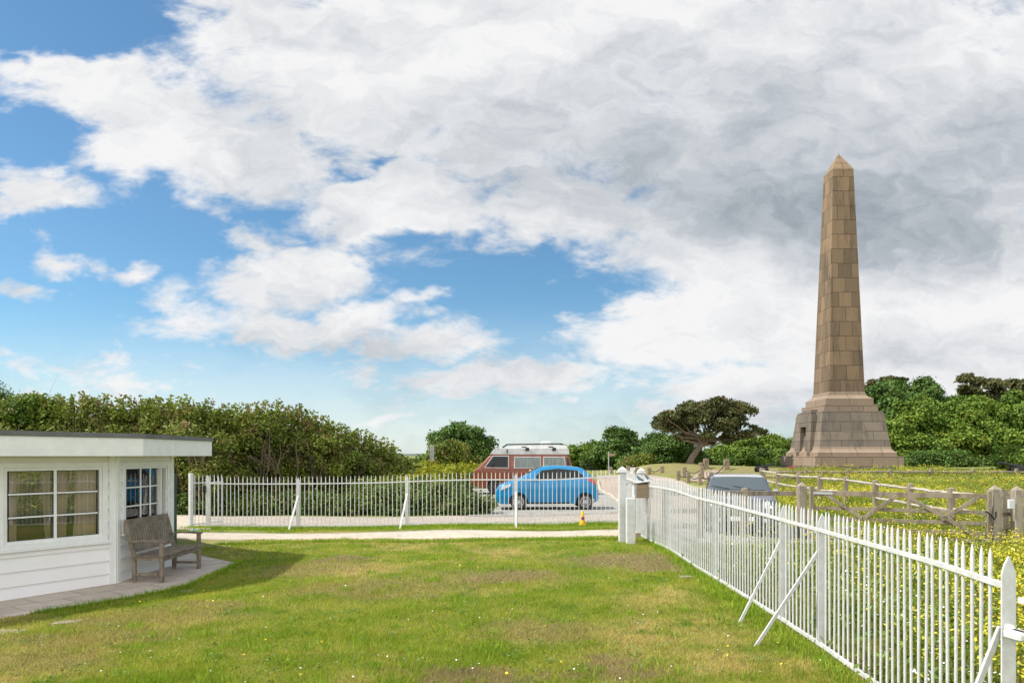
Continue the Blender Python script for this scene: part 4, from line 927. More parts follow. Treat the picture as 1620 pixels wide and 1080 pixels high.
ob = thing('obelisk', 'tall tapering brown granite obelisk on a stepped grey plinth with a doorway block', 'monument', (MX, MY, MZ-.02))
def frus(mb, a0, z0, a1, z1):
    a0 /= 2; a1 /= 2
    mb.add([(-a0, -a0, z0), (a0, -a0, z0), (a0, a0, z0), (-a0, a0, z0), (-a1, -a1, z1), (a1, -a1, z1), (a1, a1, z1), (-a1, a1, z1)], [(3, 2, 1, 0), (4, 5, 6, 7), (0, 1, 5, 4), (1, 2, 6, 5), (2, 3, 7, 6), (3, 0, 4, 7)])
def zz(v): return v-MZ+.02
mb = MB(); frus(mb, 6.07, zz(.6), 6.07, zz(1.84)); mb.build('plinth', slabM, ob)
mb = MB(); frus(mb, 6.12, zz(.6), 6.12, zz(1.18)); mb.build('footing', stone_mat('footing stone', (.22, .18, .15), (.12, .10, .09), (.06, .05, .045), 1.1, .7, .3, (.04, .04, .04), .9), ob)
mb = MB(); frus(mb, 5.46, zz(1.84), 5.46, zz(2.10)); frus(mb, 5.44, zz(2.10), 5.20, zz(2.20)); frus(mb, 5.20, zz(2.20), 5.0, zz(2.34)); frus(mb, 5.0, zz(2.34), 4.92, zz(2.50)); mb.build('lower_step', slabM, ob)
mb = MB(); frus(mb, 4.92, zz(2.50), 4.23, zz(5.0)); mb.build('pedestal', pedM, ob)
mb = MB(); frus(mb, 3.76, zz(5.0), 3.76, zz(5.47)); mb.build('upper_step', slabM, ob)
mb = MB(); frus(mb, 3.35, zz(5.47), 3.35, zz(5.90)); frus(mb, 3.33, zz(5.90), 2.95, zz(6.02)); frus(mb, 2.95, zz(6.02), 2.70, zz(6.16)); frus(mb, 2.70, zz(6.16), 2.56, zz(6.40)); mb.build('upper_step', slabM, ob)
mb = MB(); frus(mb, 2.54, zz(6.40), 1.47, zz(22.4)); mb.build('shaft', shaftM, ob)
mb = MB(); frus(mb, 1.49, zz(22.4), .10, zz(23.75)); mb.build('pyramidion', stone_mat('cap granite', (.31, .22, .14), (.25, .175, .11), (.12, .09, .06), .8, .5), ob)
mb = MB(); mb.tube([(0, 0, zz(23.7)), (0, 0, zz(24.0))], [.015, .006], 6); mb.build('lightning_rod', mat('dark copper', (.08, .07, .05)), ob)
# door block on the left face
mb = MB(); y0, y1 = -1.45, 1.20; dy0, dy1 = -.62, .30
for (ya, yb) in ((y0, dy0), (dy1, y1)):
    mb.add([(-2.70, ya, zz(2.10)), (-2.2, ya, zz(2.10)), (-2.2, yb, zz(2.10)), (-2.70, yb, zz(2.10)), (-2.60, ya, zz(4.75)), (-2.0, ya, zz(4.75)), (-2.0, yb, zz(4.75)), (-2.60, yb, zz(4.75))], [(3, 2, 1, 0), (4, 5, 6, 7), (0, 1, 5, 4), (1, 2, 6, 5), (2, 3, 7, 6), (3, 0, 4, 7)])
mb.box((-2.33, (dy0+dy1)/2, (zz(3.95)+zz(4.75))/2), (.62, dy1-dy0, .8)); 
mb.box((-2.25, -.1, zz(4.88)), (.55, 2.2, .25)); mb.box((-2.1, -.1, zz(5.08)), (.5, 1.4, .18)); mb.build('door_block', pedM, ob)
mb = MB(); mb.box((-2.3, (dy0+dy1)/2, zz(3.0)), (.1, dy1-dy0, 1.9)); mb.build('door', mat('dark bronze door', (.03, .028, .022), rough=.5), ob)
for (a, b_) in ((-1.5, -.62), (.30, 1.25)):
    mb = MB(); mb.box((-2.78, (a+b_)/2, zz(2.0)), (.35, b_-a, .32)); mb.build('door_step', slabM, ob)
mb = MB(); mb.box((0, -2.262, zz(3.75)), (1.6, .05, .62), M=Matrix.Rotation(R(-8), 4, 'X')); mb.build('inscription_panel', stone_mat('panel stone', (.25, .20, .16), (.24, .195, .155), (.16, .13, .105), 8, .11), ob)
# red wreath at foot
wv = Vector((P(1253, 46.2))); wr2 = MB(); wr2.tube([(.42*math.cos(a), .10*math.sin(a)*.6, .20+.18*math.sin(a)) for a in np.linspace(0, 2*PI, 17)], .06, 6, False)
wo2 = wr2.build('wreath', mat('poppy red', (.6, .05, .02), (.4, .02, .02), 9)); wo2.scale = (.45, .45, .45); wo2.location = (wv.x, 46.3, h(wv.x, 46.3)+.02); tag(wo2, 'red poppy wreaths lying at the foot of the obelisk plinth', 'wreath')

# ------------------------------------------------------------------ timber fences
def wpost(hh, w=.13, pyr=.05, m=oldwood, seed=0):
    mb = MB(); rnd = random.Random(seed); a = w/2
    v = [(-a, -a, 0), (a, -a, 0), (a, a, 0), (-a, a, 0)]+[(x+rnd.uniform(-.006, .006), y+rnd.uniform(-.006, .006), hh-pyr) for x, y in ((-a, -a), (a, -a), (a, a), (-a, a))]+[(0, 0, hh)]
    mb.add(v, [(3, 2, 1, 0), (0, 1, 5, 4), (1, 2, 6, 5), (2, 3, 7, 6), (3, 0, 4, 7), (4, 5, 8), (5, 6, 8), (6, 7, 8), (7, 4, 8)]); return mb
def crail(a, b_, r, seed, n=9):
    rnd = random.Random(seed); a = Vector(a); b_ = Vector(b_); pts = []; rad = []
    for i in range(n):
        u = i/(n-1); pts.append(a.lerp(b_, u)+Vector((rnd.uniform(-.01, .01), rnd.uniform(-.01, .01), rnd.uniform(-.014, .014)-.015*math.sin(u*PI)))); rad.append(r*(.75+.35*math.sin(u*PI)+rnd.uniform(-.1, .1)))
    return MB().tube(pts, rad, 6)
# cleft fence curving round the flower meadow (tops measured in the photograph)
cf = thing('post_and_rail_fence', 'cleft chestnut post and rail fence with pale wavy rails curving through the meadow', 'fence')
cpts = [(1204, 44), (1230.5, 37.5), (1263, 33.5), (1297, 29.5), (1338, 26.2), (1385, 22.9), (1440, 20.0), (1505, 17.4), (1592, 15.6)]
cw = []
ctop = [739, 744, 746.6, 749.6, 753, 758, 763, 770, 777]
for i, (px, Y_) in enumerate(cpts):
    Y_ = min(np.arange(14, 46, .1), key=lambda y: abs(h((px-810)/F*y, y)+1.1-Z(ctop[i], y))+.002*abs(y-Y_)); p = P(px, float(Y_)); cw.append(p)
    o = wpost(1.12, .13, .03, oldwood, i).build('post', oldwood, cf); o.location = (p.x, p.y, p.z-.03)
for i in range(len(cw)-1):
    for lv in (.96, .50):
        a = cw[i]+Vector((0, 0, lv+random.uniform(-.03, .03))); b_ = cw[i+1]+Vector((0, 0, lv+random.uniform(-.03, .03))); crail(a, b_, .05, i*7+int(lv*10)).build('rail', paleWood, cf, True)
# low fence behind the meadow
lf = thing('post_and_rail_fence', 'low dark post and rail fence in front of the obelisk plinth', 'fence')
pr_ = None
for i, px in enumerate([1208, 1274, 1341.6, 1408, 1473, 1539, 1608, 1676]):
    Y_ = 40+.2*i; p = P(px, Y_); z = p.z+Z(741, Y_)-p.z-1.0
    hh = Z(740.5, Y_)-p.z
    o = wpost(hh, .15, .03, oldwood, i+20).build('post', oldwood, lf); o.location = (p.x, p.y, p.z)
    tpos = Vector((p.x, p.y, Z(746, Y_)))
    if pr_ is not None:
        crail(pr_, tpos, .07, i).build('rail', oldwood, lf, True)
        crail(pr_-Vector((0, 0, .33)), tpos-Vector((0, 0, .33)), .06, i+50).build('rail', oldwood, lf, True)
    pr_ = tpos
# field gate
gl = P(1269, 16.2); gr = P(1562, 14.75)
def bigpost(px, Y_, ztop, label, w=.2, py=None):
    p = P(px, Y_); o = wpost(ztop-p.z, w, .09, oldwood, int(px)).build('gatepost', mat('fence post timber', (.36, .31, .235), (.22, .185, .135), 5, .85, .6, 60, c3=(.42, .37, .30), stretch=(1, 1, .3))); o.location = p; return tag(o, label, 'gatepost')
bigpost(1268.5, 16.25, Z(762, 16.25), 'thick pointed timber gatepost at the hinge end of the field gate', .17)
bigpost(1574, 14.95, Z(767, 14.95), 'thick pointed timber gatepost at the latch end of the field gate', .19)
bigpost(1609, 14.85, Z(768, 14.85), 'thick pointed timber gatepost standing alone at the right frame edge', .165)
fg = thing('field_gate', 'wide weathered five bar timber field gate with diagonal braces', 'gate')
ga = P(1283, 16.1); gb = P(1563, 14.85); gz0 = min(ga.z, gb.z)
def gp_(u, z): q_ = ga.lerp(gb, u); return Vector((q_.x, q_.y-.03, z))
zt_ = Z(778, 16.1); topL = Z(779, 16.1); topR = Z(785, 14.85)
m_ = MB().bar(gp_(0, gz0+.05), gp_(0, topL+.16), .10, .09, (1, 0, 0), .006); m_.build('hinge_stile', oldwood, fg)
MB().bar(gp_(1, gz0+.05), gp_(1, topR+.12), .08, .08, (1, 0, 0), .006).build('latch_stile', oldwood, fg)
for k, fr_ in enumerate((0, .34, .58, .79, .96)):
    zL = topL+(gz0+.10-topL)*fr_; zR = topR+(gz0+.10-topR)*fr_; MB().bar(gp_(0, zL), gp_(1, zR), .032, .115 if k == 0 else .08, (0, 0, 1), .004).build('rail', oldwood, fg)
def gz(u, f): return (topL+(topR-topL)*u)+(gz0+.10-(topL+(topR-topL)*u))*f
for (u0, f0, u1, f1) in ((.08, .02, .30, .55), (.30, .55, .50, .02), (.55, .02, 1.0, 1.0), (.74, .52, .93, .05)):
    a = gp_(u0, gz(u0, f0)); b_ = gp_(u1, gz(u1, f1)); a.y -= .035; b_.y -= .035; MB().bar(a, b_, .03, .085, (0, 0, 1), .004).build('brace', oldwood, fg)
mh = MB(); mh.bar(gp_(-.02, topL+.0)+Vector((0, -.03, 0)), gp_(.12, topL-.002)+Vector((0, -.06, 0)), .012, .05, (0, 0, 1)); mh.build('hinge', mat('galvanised steel', (.45, .47, .48), rough=.5, metal=.4), fg)
ml = MB(); q_ = gp_(1, Z(812, 14.85)); ml.tube([q_+Vector((-.12, -.06, .06)), q_+Vector((0, -.08, -.02)), q_+Vector((.05, -.08, -.12)), q_+Vector((.12, -.05, -.06)), q_+Vector((.12, -.04, .05))], .018, 6); ml.build('latch', black, fg, True)
# wicket between the two right posts
wk = thing('wicket_fence', 'short run of timber rails between the last two thick gateposts', 'fence')
for z_ in (776, 787, 813, 838, 862):
    a = P(1583, 15.1); b_ = P(1603, 15.0); MB().bar((a.x, a.y, Z(z_, 15.1)), (b_.x, b_.y, Z(z_, 15.0)), .04, .08 if z_ > 780 else .05, (0, 0, 1)).build('rail', oldwood, wk)
a = P(1588, 15.4); o = wpost(Z(775, 15.4)-a.z, .12, .02).build('post', oldwood, wk); o.location = a
a = P(1599.5, 14.75); o = MB().box((a.x, a.y, Z(797, 14.75)), (.13, .06, .2), bev=.01).build('notice_box', mat('pale grey plastic', (.6, .63, .65), rough=.5)); tag(o, 'pale grey box fixed between the right hand gateposts', 'box')
a = P(1640, 14.7); fr2 = thing('timber_fence', 'timber rails running out of the frame beyond the last gatepost', 'fence')
for z_ in (780, 815, 845): MB().bar((P(1617, 14.8).x, 14.8, Z(z_, 14.8)), (P(1720, 14.6).x, 14.6, Z(z_, 14.6)), .04, .09, (0, 0, 1)).build('rail', oldwood, fr2)
# rail fence left of the gate, in front of the dark car
wf = thing('timber_fence', 'plain timber rail fence between the white railing and the field gate', 'fence')
zA = 780
for (px, Y_) in ((1052, 14.9), (1108, 14.9), (1178, 15.0)):
    a = P(px, Y_); o = wpost(Z(771, Y_)-a.z, .12, .02).build('post', oldwood, wf); o.location = a
for k, z_ in enumerate((780, 808, 832)):
    x0_ = P(1048, 14.85).x; x1_ = P(1264, 16.0).x
    y0_, y1_ = 14.8, 15.1; xx1 = (1258-810)/F*y1_
    if k == 0: MB().bar((x0_, y0_, Z(z_, y0_)), (xx1, y1_, Z(z_, y1_)), .04, .10, (0, 0, 1), .004).build('rail', oldwood, wf)
    else: xx1 = (1120-810)/F*14.9; MB().bar((x0_, y0_, Z(z_, y0_)), (xx1, 14.9, Z(z_, 14.9)), .04, .10, (0, 0, 1), .004).build('rail', oldwood, wf)
# pale boulder by the drive
o = stone(P(1226, 19), .16, .16, 'pale boulder in the verge beside the dark parked car', 'boulder', seed=9)

# ------------------------------------------------------------------ bollards with chains
bollM = mat('bollard timber', (.30, .24, .165), (.20, .155, .10), 6, .9, .5, 50)
bl = [('near', 1073, 760, 744), ('near', 1089, 763, 746), ('near', 1107.5, 766, 748), ('b', 1082.6, 755, 738), ('b', 1110.5, 757, 737.5), ('t', 1117, 741.5, 725), ('t', 1149.5, 742.5, 726), ('d', 1047.6, 748, 738), ('d', 1027, 750, 740),
      ('d', 1007, 749, 739), ('d', 994, 749, 736), ('d', 966, 748.5, 738), ('e', 1125, 762, 746), ('e', 1109, 742, 731)]
labels_b = ['squat timber bollard by the road, left of the three nearest the dark car', 'squat timber bollard by the road, middle of the three nearest the dark car', 'squat timber bollard with chain, closest to the dark car roof',
    'timber bollard on the left of the sloping footway, behind the road edge', 'timber bollard on the right of the sloping footway below the tall posts', 'tall square timber post left of the footway at the top of the bank', 'tall square timber post right of the footway at the top of the bank',
    'small bollard on the grass below the pine tree, right of the far row', 'small bollard of the far row just right of the rear white gatepost', 'small bollard seen between the two capped white gateposts, beside the white marker', 'thin bollard behind the nearer capped white gatepost', 'small bollard at the foot of the signpost beyond the blue car',
    'small bollard immediately left of the dark car roof', 'brown timber post beside the tall left post on the bank']
bpos = []
for (k, px, pb, pt), lab in zip(bl, labels_b):
    g_ = G(px, pb); 
    if g_.y > 70: g_ = P(px, 58)
    Y_ = g_.y; hh = max(.5, (pb-pt)*Y_/F)
    w = max(.17, min(8 if k == 't' else 6.2, 9)*Y_/F*.9)
    o = wpost(hh, min(w, .36), .02, bollM, int(px)).build('bollard', bollM); o.location = g_; tag(o, lab, 'bollard', 'timber bollards along the road and footway'); bpos.append((g_, hh))
chM = mat('iron chain', (.06, .055, .05), rough=.6, metal=.3)
for (i, j, lab) in ((0, 1, 'chain hanging between the left and middle roadside bollards'), (1, 2, 'chain hanging between the middle and right roadside bollards'), (3, 4, 'chain across the foot of the sloping footway'), (2, 12, 'chain from the right roadside bollard to the one by the car roof'), (4, 5, 'chain rising along the left of the footway'), (12, 6, 'chain rising along the right of the footway'), (7, 8, 'chain between the two far bollards below the pine')):
    a = bpos[i][0]+Vector((0, 0, bpos[i][1]*.8)); b_ = bpos[j][0]+Vector((0, 0, bpos[j][1]*.8)); sag = .25
    pts = [a.lerp(b_, u)+Vector((0, 0, -4*sag*u*(1-u))) for u in np.linspace(0, 1, 12)]
    o = MB().tube(pts, .03, 6).build('chain', chM, None, True); tag(o, lab, 'chain')
# footway up the bank
fa = G(1088, 760); fb = G(1112, 763); fc_ = G(1122, 744); fd = G(1146, 745)
struct(sheet('bank_footway', [fa, (fa+fc_)/2, fc_], [fb, (fb+fd)/2, fd], roadM, .03, 30, 6))
# sign on pole, white marker, grey post
s1 = thing('signpost', 'slim metal signpost with small brown board beside the far bushes', 'signpost', P(963, 50))
MB().tube([(0, 0, 0), (0, 0, 1.75)], .035, 8).build('pole', mat('grey pole', (.35, .37, .36), rough=.5), s1); MB().box((.22, -.03, 1.52), (.42, .03, .2)).build('board', mat('brown board', (.30, .18, .12)), s1)
o = MB().box((0, 0, .3), (.20, .2, .62), bev=.01).build('marker_post', whitef); o.location = P(1000, 44); tag(o, 'short white marker post behind the lawn gateposts', 'marker post')
o = wpost(1.1, .3, .04).build('fence_post', mat('grey post', (.25, .25, .24), (.35, .35, .33), 4)); o.location = P(683.5, 48); o.location.z = Z(729, 48); tag(o, 'lone grey post in the weeds left of the round tree', 'post')

# ------------------------------------------------------------------ cannons, bicycle
def cannon(loc, rz, label, s=1):
    t = thing('cannon', label, 'cannon', loc, rz)
    m_ = MB(); m_.lathe([(.001, -.95), (.06, -.93), (.06, -.86), (.15, -.82), (.17, -.7), (.15, -.68), (.14, 0), (.12, .05), (.095, .85), (.12, .9), (.11, .98), (.06, .98)], 18, (0, 0, 0), 'X'); b_ = m_.build('barrel', black, t, True); b_.location = (0, 0, .55); b_.rotation_euler = (0, R(-12), 0)
    m_ = MB(); m_.box((-.3, .2, .33), (1.1, .08, .28)); m_.box((-.3, -.2, .33), (1.1, .08, .28)); m_.box((-.1, 0, .28), (.1, .5, .1)); m_.build('carriage', mat('dark carriage', (.03, .028, .025)), t)
    for x_ in (-.65, .1):
        for y_ in (-.28, .28): m_ = MB(); m_.lathe([(.001, -.04), (.2, -.04), (.2, .04), (.001, .04)], 18, (0, 0, 0), 'Y'); w = m_.build('wheel', black, t, True); w.location = (x_, y_, .2)
    t.scale = (s, s, s); return t
q_ = P(1209, 45.5); cannon((q_.x, q_.y, q_.z), R(8), 'small black cannon on a low carriage left of the obelisk plinth', .70)
q_ = P(1604, 42); cannon((q_.x, q_.y, h(q_.x, q_.y)), R(172), 'small black cannon in the grass at the right frame edge', .9)
bk = thing('bicycle', 'black bicycle leaning upright beyond the blue car', 'bicycle', P(925, 44), R(15))
for x_ in (-.52, .52):
    m_ = MB(); m_.tube([(x_+.33*math.cos(a), 0, .34+.33*math.sin(a)) for a in np.linspace(0, 2*PI, 21)], .022, 6, False); m_.build('wheel', rubber, bk)
m_ = MB()
for a, b_ in (((-.52, .34), (-.08, .34)), ((-.52, .34), (-.18, .85)), ((-.08, .34), (-.2, .95)), ((-.08, .34), (.38, .80)), ((-.18, .85), (.36, .88)), ((.52, .34), (.34, 1.0))): m_.tube([(a[0], 0, a[1]), (b_[0], 0, b_[1])], .02, 6)
m_.build('frame', black, bk); MB().tube([(.30, -.25, 1.02), (.33, 0, 1.04), (.30, .25, 1.02)], .015, 6).build('handlebar', black, bk); MB().box((-.22, 0, .98), (.26, .12, .05), bev=.02).build('saddle', black, bk)

# ------------------------------------------------------------------ foliage
def crown_pts(blobs_, n, shell=.35, clump=.22, per=26, seed=0, flat=1, lump=True, div=16):
    """leaf centres gathered in clumps on the surface of ellipsoids; blobs (x,y,z,rx,ry,rz)"""
    r = np.random.default_rng(seed); B_ = np.array(blobs_, float); area = (B_[:, 3]*B_[:, 5]+B_[:, 4]*B_[:, 5]+B_[:, 3]*B_[:, 4]); k = max(1, n//per)
    # lumps on the blob surfaces, leaf clumps on the lumps
    Rm = float(np.median(B_[:, 3])); kl = max(6, int(k/div)); il = r.choice(len(B_), kl, p=area/area.sum()); dl = r.normal(size=(kl, 3)); dl[:, 2] = np.where(dl[:, 2] < -.35, -dl[:, 2], dl[:, 2]); dl /= np.linalg.norm(dl, axis=1, keepdims=True)
    cl_ = B_[il, :3]+dl*B_[il, 3:6]*(1-shell*.6*r.random((kl, 1))+.10*r.normal(size=(kl, 1))); rl = (B_[il, 3:6].min(1)*r.uniform(.26, .62, kl))[:, None]
    idx = r.integers(0, kl, k); d = r.normal(size=(k, 3))+.7*dl[idx]; d[:, 2] = np.where(d[:, 2] < -.5, -d[:, 2], d[:, 2]); d /= np.linalg.norm(d, axis=1, keepdims=True)
    cc = cl_[idx]+d*rl[idx]*r.uniform(.65, 1.05, (k, 1))
    if not lump:
        idx = r.choice(len(B_), k, p=area/area.sum()); d = r.normal(size=(k, 3)); d /= np.linalg.norm(d, axis=1, keepdims=True); cc = B_[idx, :3]+d*B_[idx, 3:6]*(1-shell*r.random((k, 1))**1.4+.08*r.normal(size=(k, 1)))
    c = np.repeat(cc, per, 0)+np.clip(r.normal(size=(k*per, 3)), -1.7, 1.7)*clump*np.array([1, 1, .75*flat])*r.uniform(.6, 1.3, (k, 1)).repeat(per, 0)
    nr = np.repeat(d, per, 0)*.9+r.normal(size=(k*per, 3))*.75+np.array([0, 0, .35]); return c, nr
def foliage(name, blobs_, n, size, m, parent, clump=.22, per=26, seed=0, shell=.35, flat=1, asp=1.5, lump=True, div=34):
    c, nr = crown_pts(blobs_, int(n*.68) if lump else n, shell, clump, per, seed, flat, lump, div)
    if lump:   # plainer filling between the lumps
        c2, n2_ = crown_pts([(x, y, z, a*.88, b_*.88, e_*.84) for x, y, z, a, b_, e_ in blobs_], int(n*.32), .5, clump, per, seed+5, flat, False); c = np.r_[c, c2]; nr = np.r_[nr, n2_]
    s = size*(.6+.8*np.random.default_rng(seed+1).random(len(c)))
    return leafobj(name, c, nr, s, m, parent, asp)
def limbs(parent, base, tips, r0, m, name='trunk', seed=0, sub=3):
    rnd = random.Random(seed); mb = MB(); base = Vector(base)
    for t_ in tips:
        t_ = Vector(t_); n = 7; pts = []; bend = Vector((rnd.uniform(-.3, .3), rnd.uniform(-.3, .3), rnd.uniform(-.1, .3)))*(t_-base).length*.3
        for i in range(n): u = i/(n-1); pts.append(base.lerp(t_, u)+bend*math.sin(u*PI)+Vector((rnd.uniform(-1, 1), rnd.uniform(-1, 1), 0))*.03*(t_-base).length*.3)
        mb.tube(pts, [r0*(1-.8*i/(n-1)) for i in range(n)], 6)
        for k in range(sub):
            i = rnd.randint(3, 5); d = (pts[i]-base)*.45; d = d+Vector((rnd.uniform(-1, 1), rnd.uniform(-1, 1), rnd.uniform(0, .6)))*d.length*.7; mb.tube([pts[i], pts[i]+d*.5+Vector((0, 0, .1*d.length)), pts[i]+d], [r0*.3, r0*.18, r0*.06], 5)
    return mb.build(name, m, parent, True)
barkM = mat('bark', (.13, .095, .065), (.20, .155, .11), 7, .9, .6, 30); twigM = mat('hedge stems', (.13, .095, .06), (.20, .15, .10), 5, .9)
leafA = mat('broad dark leaf', (.050, .110, .018), (.095, .165, .028), .8, .6, island=.4, trans=.16, spec=.3, c3=(.15, .20, .03))
leafB = mat('fresh green leaf', (.080, .150, .018), (.170, .245, .028), .45, .6, island=.4, trans=.18, spec=.25, c3=(.20, .25, .035))
leafH = mat('hedge leaf', (.12, .165, .022), (.21, .25, .035), .6, .6, island=.4, trans=.22, spec=.25, c3=(.30, .20, .09))
leafU = mat('undergrowth leaf', (.055, .11, .018), (.115, .17, .028), 1.0, .7, island=.35, trans=.2, spec=.25, c3=(.16, .12, .06))
leafP = mat('pine needle', (.07, .09, .028), (.115, .12, .04), .9, .7, island=.35, trans=.1, spec=.2, c3=(.16, .11, .06))
leafY = mat('yellow green weed', (.20, .24, .02), (.33, .31, .02), .5, .7, island=.3, trans=.25, spec=.2, c3=(.12, .18, .02))

def B(px, py, Y_, rpx, rpy, depth=None):
    """ellipsoid from photo centre/radii at depth Y"""
    s_ = Y_/F; return ((px-810)*s_, Y_, EYE+(720-py)*s_, rpx*s_, (depth if depth else rpx*s_*.9), rpy*s_)
def tree(name, label, cat, blobs_, n, size, m, tr, seed, trunk_px=None, clump=.25, group=None, shell=.35, per=26, r0=.14, flat=1):
    b0 = np.array(blobs_); cx = float((b0[:, 0]*b0[:, 3]).sum()/b0[:, 3].sum()) if trunk_px is None else (trunk_px-810)/F*blobs_[0][1]; cy = blobs_[0][1]; gz_ = h(cx, cy)
    t = thing(name, label, cat, (cx, cy, gz_), 0, group); loc = [(x-cx, y-cy, z-gz_, a, b_, c) for x, y, z, a, b_, c in blobs_]
    foliage('crown', loc, n, size, m, t, clump, per, seed, shell, flat)
    limbs(t, (0, 0, -.05), [(x, y, z+c*.3) for x, y, z, a, b_, c in loc], r0, tr, 'trunk', seed); return t
# tall hedge on the left
hg = thing('hedge', 'tall dense olive green hedge of leggy shrubs behind the white railing', 'hedge', (-8, 23, 0))
rnd = random.Random(4); hb = []; stems = MB()
top_prof = [(-350, 620), (-100, 622), (0, 648), (40, 640), (120, 640), (200, 645), (290, 645), (340, 650), (385, 655), (430, 648), (470, 655), (510, 672), (560, 690), (600, 702), (628, 716)]
for px in np.arange(-330, 636, 21):
    Y_ = 22.6+max(0, px-330)*.020+rnd.uniform(-.4, .6); tp = float(np.interp(px, [a for a, b_ in top_prof], [b_ for a, b_ in top_prof]))+rnd.uniform(-7, 5)+5*math.sin(px/27.); bx = (px-810)/F*Y_; zt_ = Z(tp, Y_); w = rnd.uniform(.55, .85)
    zt_ -= .10+max(0, px-430)*.0012; gz_ = h(bx, Y_); Ht = zt_-gz_
    hb.append((bx+8, Y_-23, zt_-.76, w, w*1.1, .66)); hb.append((bx+8+rnd.uniform(-.2, .2), Y_-23-.3, zt_-Ht*.42, w*1.1, w, Ht*.30)); hb.append((bx+8+rnd.uniform(-.3, .3), Y_-23-.15, gz_+Ht*.28, w*1.1, w, Ht*.27)); hb.append((bx+8, Y_-22.1, zt_-Ht*.35, w, w, Ht*.3))
    for k in range(3):
        x0_ = bx+rnd.uniform(-.35, .35); y0_ = Y_-rnd.uniform(0, .7); top = Vector((x0_+rnd.uniform(-.7, .7)+8, y0_-23-rnd.uniform(.1, .6), zt_-rnd.uniform(.2, .9)))
        p0 = Vector((x0_+8, y0_-23, gz_-.05)); p1 = p0.lerp(top, .5)+Vector((rnd.uniform(-.2, .2), rnd.uniform(-.2, .1), 0)); stems.tube([p0, p0.lerp(p1, .5)+Vector((rnd.uniform(-.08, .08), 0, 0)), p1, p1.lerp(top, .5)+Vector((rnd.uniform(-.15, .15), rnd.uniform(-.1, .1), 0)), top], [.032, .027, .022, .014, .005], 5)
        for j in range(3): e_ = p1+Vector((rnd.uniform(-.7, .7), rnd.uniform(-.6, .1), rnd.uniform(.4, 1.1))); stems.tube([p1, p1.lerp(e_, .5)+Vector((0, 0, .1)), e_], [.014, .010, .003], 4)
foliage('leaves', hb, 260000, .062, leafH, hg, .15, 22, 21, .55)
stems.build('stems', twigM, hg, True)
# upright sprigs on top of the hedge
sc = []; 
for k in range(900):
    px = rnd.uniform(-200, 625); Y_ = 22.6+max(0, px-330)*.020+rnd.uniform(-.6, .6); tp = float(np.interp(px, [a for a, b_ in top_prof], [b_ for a, b_ in top_prof])); x0_ = (px-810)/F*Y_; z0_ = Z(tp, Y_)-.5; ln = rnd.uniform(.3, .85); lx = rnd.uniform(-.12, .12)
    for j in range(20): u = rnd.random(); sc.append((x0_+8+lx*u+rnd.uniform(-.06, .06), Y_-23+rnd.uniform(-.06, .06), z0_+ln*u+.1))
sc = np.array(sc); leafobj('sprigs', sc, np.random.default_rng(2).normal(size=(len(sc), 3)), .075, leafH, hg)
# dark mass inside so that the sky does not show through low down: dense inner leaves
ib = []
for px in np.arange(-330, 640, 16):
    Y_ = 23.6+max(0, px-330)*.020; tp = float(np.interp(px, [a for a, b_ in top_prof], [b_ for a, b_ in top_prof])); bx = (px-810)/F*Y_; zt_ = Z(tp, Y_); ib.append((bx+8, Y_-23, (zt_-.15)/2, .65, .6, (zt_-.2)/2))
foliage('inner_leaves', ib, 60000, .17, leafH, hg, .2, 20, 33, .8, lump=False)
# undergrowth at the hedge foot and the weedy bank right of it
ub = []
for px in np.arange(230, 770, 11):
    Y_ = 21.9+rnd.uniform(-.2, .3); bx = (px-810)/F*Y_; ub.append((bx, Y_, .12+rnd.uniform(0, .22), .32, .4, .28+rnd.uniform(0, .3)))
for k in range(120):
    px = rnd.uniform(560, 762); Y_ = rnd.uniform(22, 26); bx = (px-810)/F*Y_
    if bx > -1.75: continue
    ub.append((bx, Y_, .3+rnd.uniform(0, .2), .45, .45, .35+rnd.uniform(0, .25)))
o = foliage('undergrowth', ub, 80000, .075, leafU, None, .12, 20, 41, .6, lump=False); tag(struct(o, 'stuff'), 'low green undergrowth along the foot of the hedge and gravel lane', 'undergrowth')
wb = []
for k in range(360):
    Y_ = rnd.uniform(24, 46); px = rnd.uniform(590, 800 if Y_ > 36 else 745); bx = (px-810)/F*Y_
    if -3.3 < bx and Y_ < 36: continue
    hh = rnd.uniform(.5, 1.0); wb.append((bx, Y_, h(bx, Y_)+hh*.5, .6, .6, hh*.75))
o = foliage('weeds', wb, 70000, .10, leafY, None, .16, 20, 42, .5, lump=False); tag(struct(o, 'stuff'), 'yellow green flowering weeds filling the rough ground left of the camper van', 'weeds')
# trees
tree('tree', 'rounded dense green tree standing alone just left of the camper van', 'tree', [B(725, 708, 58, 36, 26), B(745, 712, 58, 34, 26), B(706, 714, 57, 24, 22), B(765, 722, 57, 20, 20)], 30400, 0.140, leafA, barkM, 51, 728)
tree('bush', 'olive rounded bush in front of the lone round tree', 'bush', [B(708, 722, 50, 26, 18), B(690, 728, 50, 18, 14), B(735, 728, 51, 18, 12)], 15200, 0.112, leafH, barkM, 52, 708)
tree('tree', 'broad green tree beyond the road, left of the wind-bent pine', 'tree', [B(985, 712, 66, 34, 28), B(960, 718, 65, 30, 26), B(1010, 722, 66, 26, 22), B(985, 730, 64, 50, 18)], 38000, 0.168, leafA, barkM, 53, 985)
tree('tree', 'lower fresh green tree directly right of the camper van', 'tree', [B(925, 728, 68, 32, 20), B(905, 724, 69, 20, 16), B(945, 732, 66, 30, 18), B(890, 735, 68, 26, 14)], 26600, 0.168, leafB, barkM, 54, 925)
tree('bush', 'small pale clipped bush left of the pine trunk', 'bush', [B(1008, 734, 57, 24, 11), B(990, 737, 57, 14, 9), B(1024, 737, 57, 12, 9)], 11400, 0.091, leafH, barkM, 55, 1008)
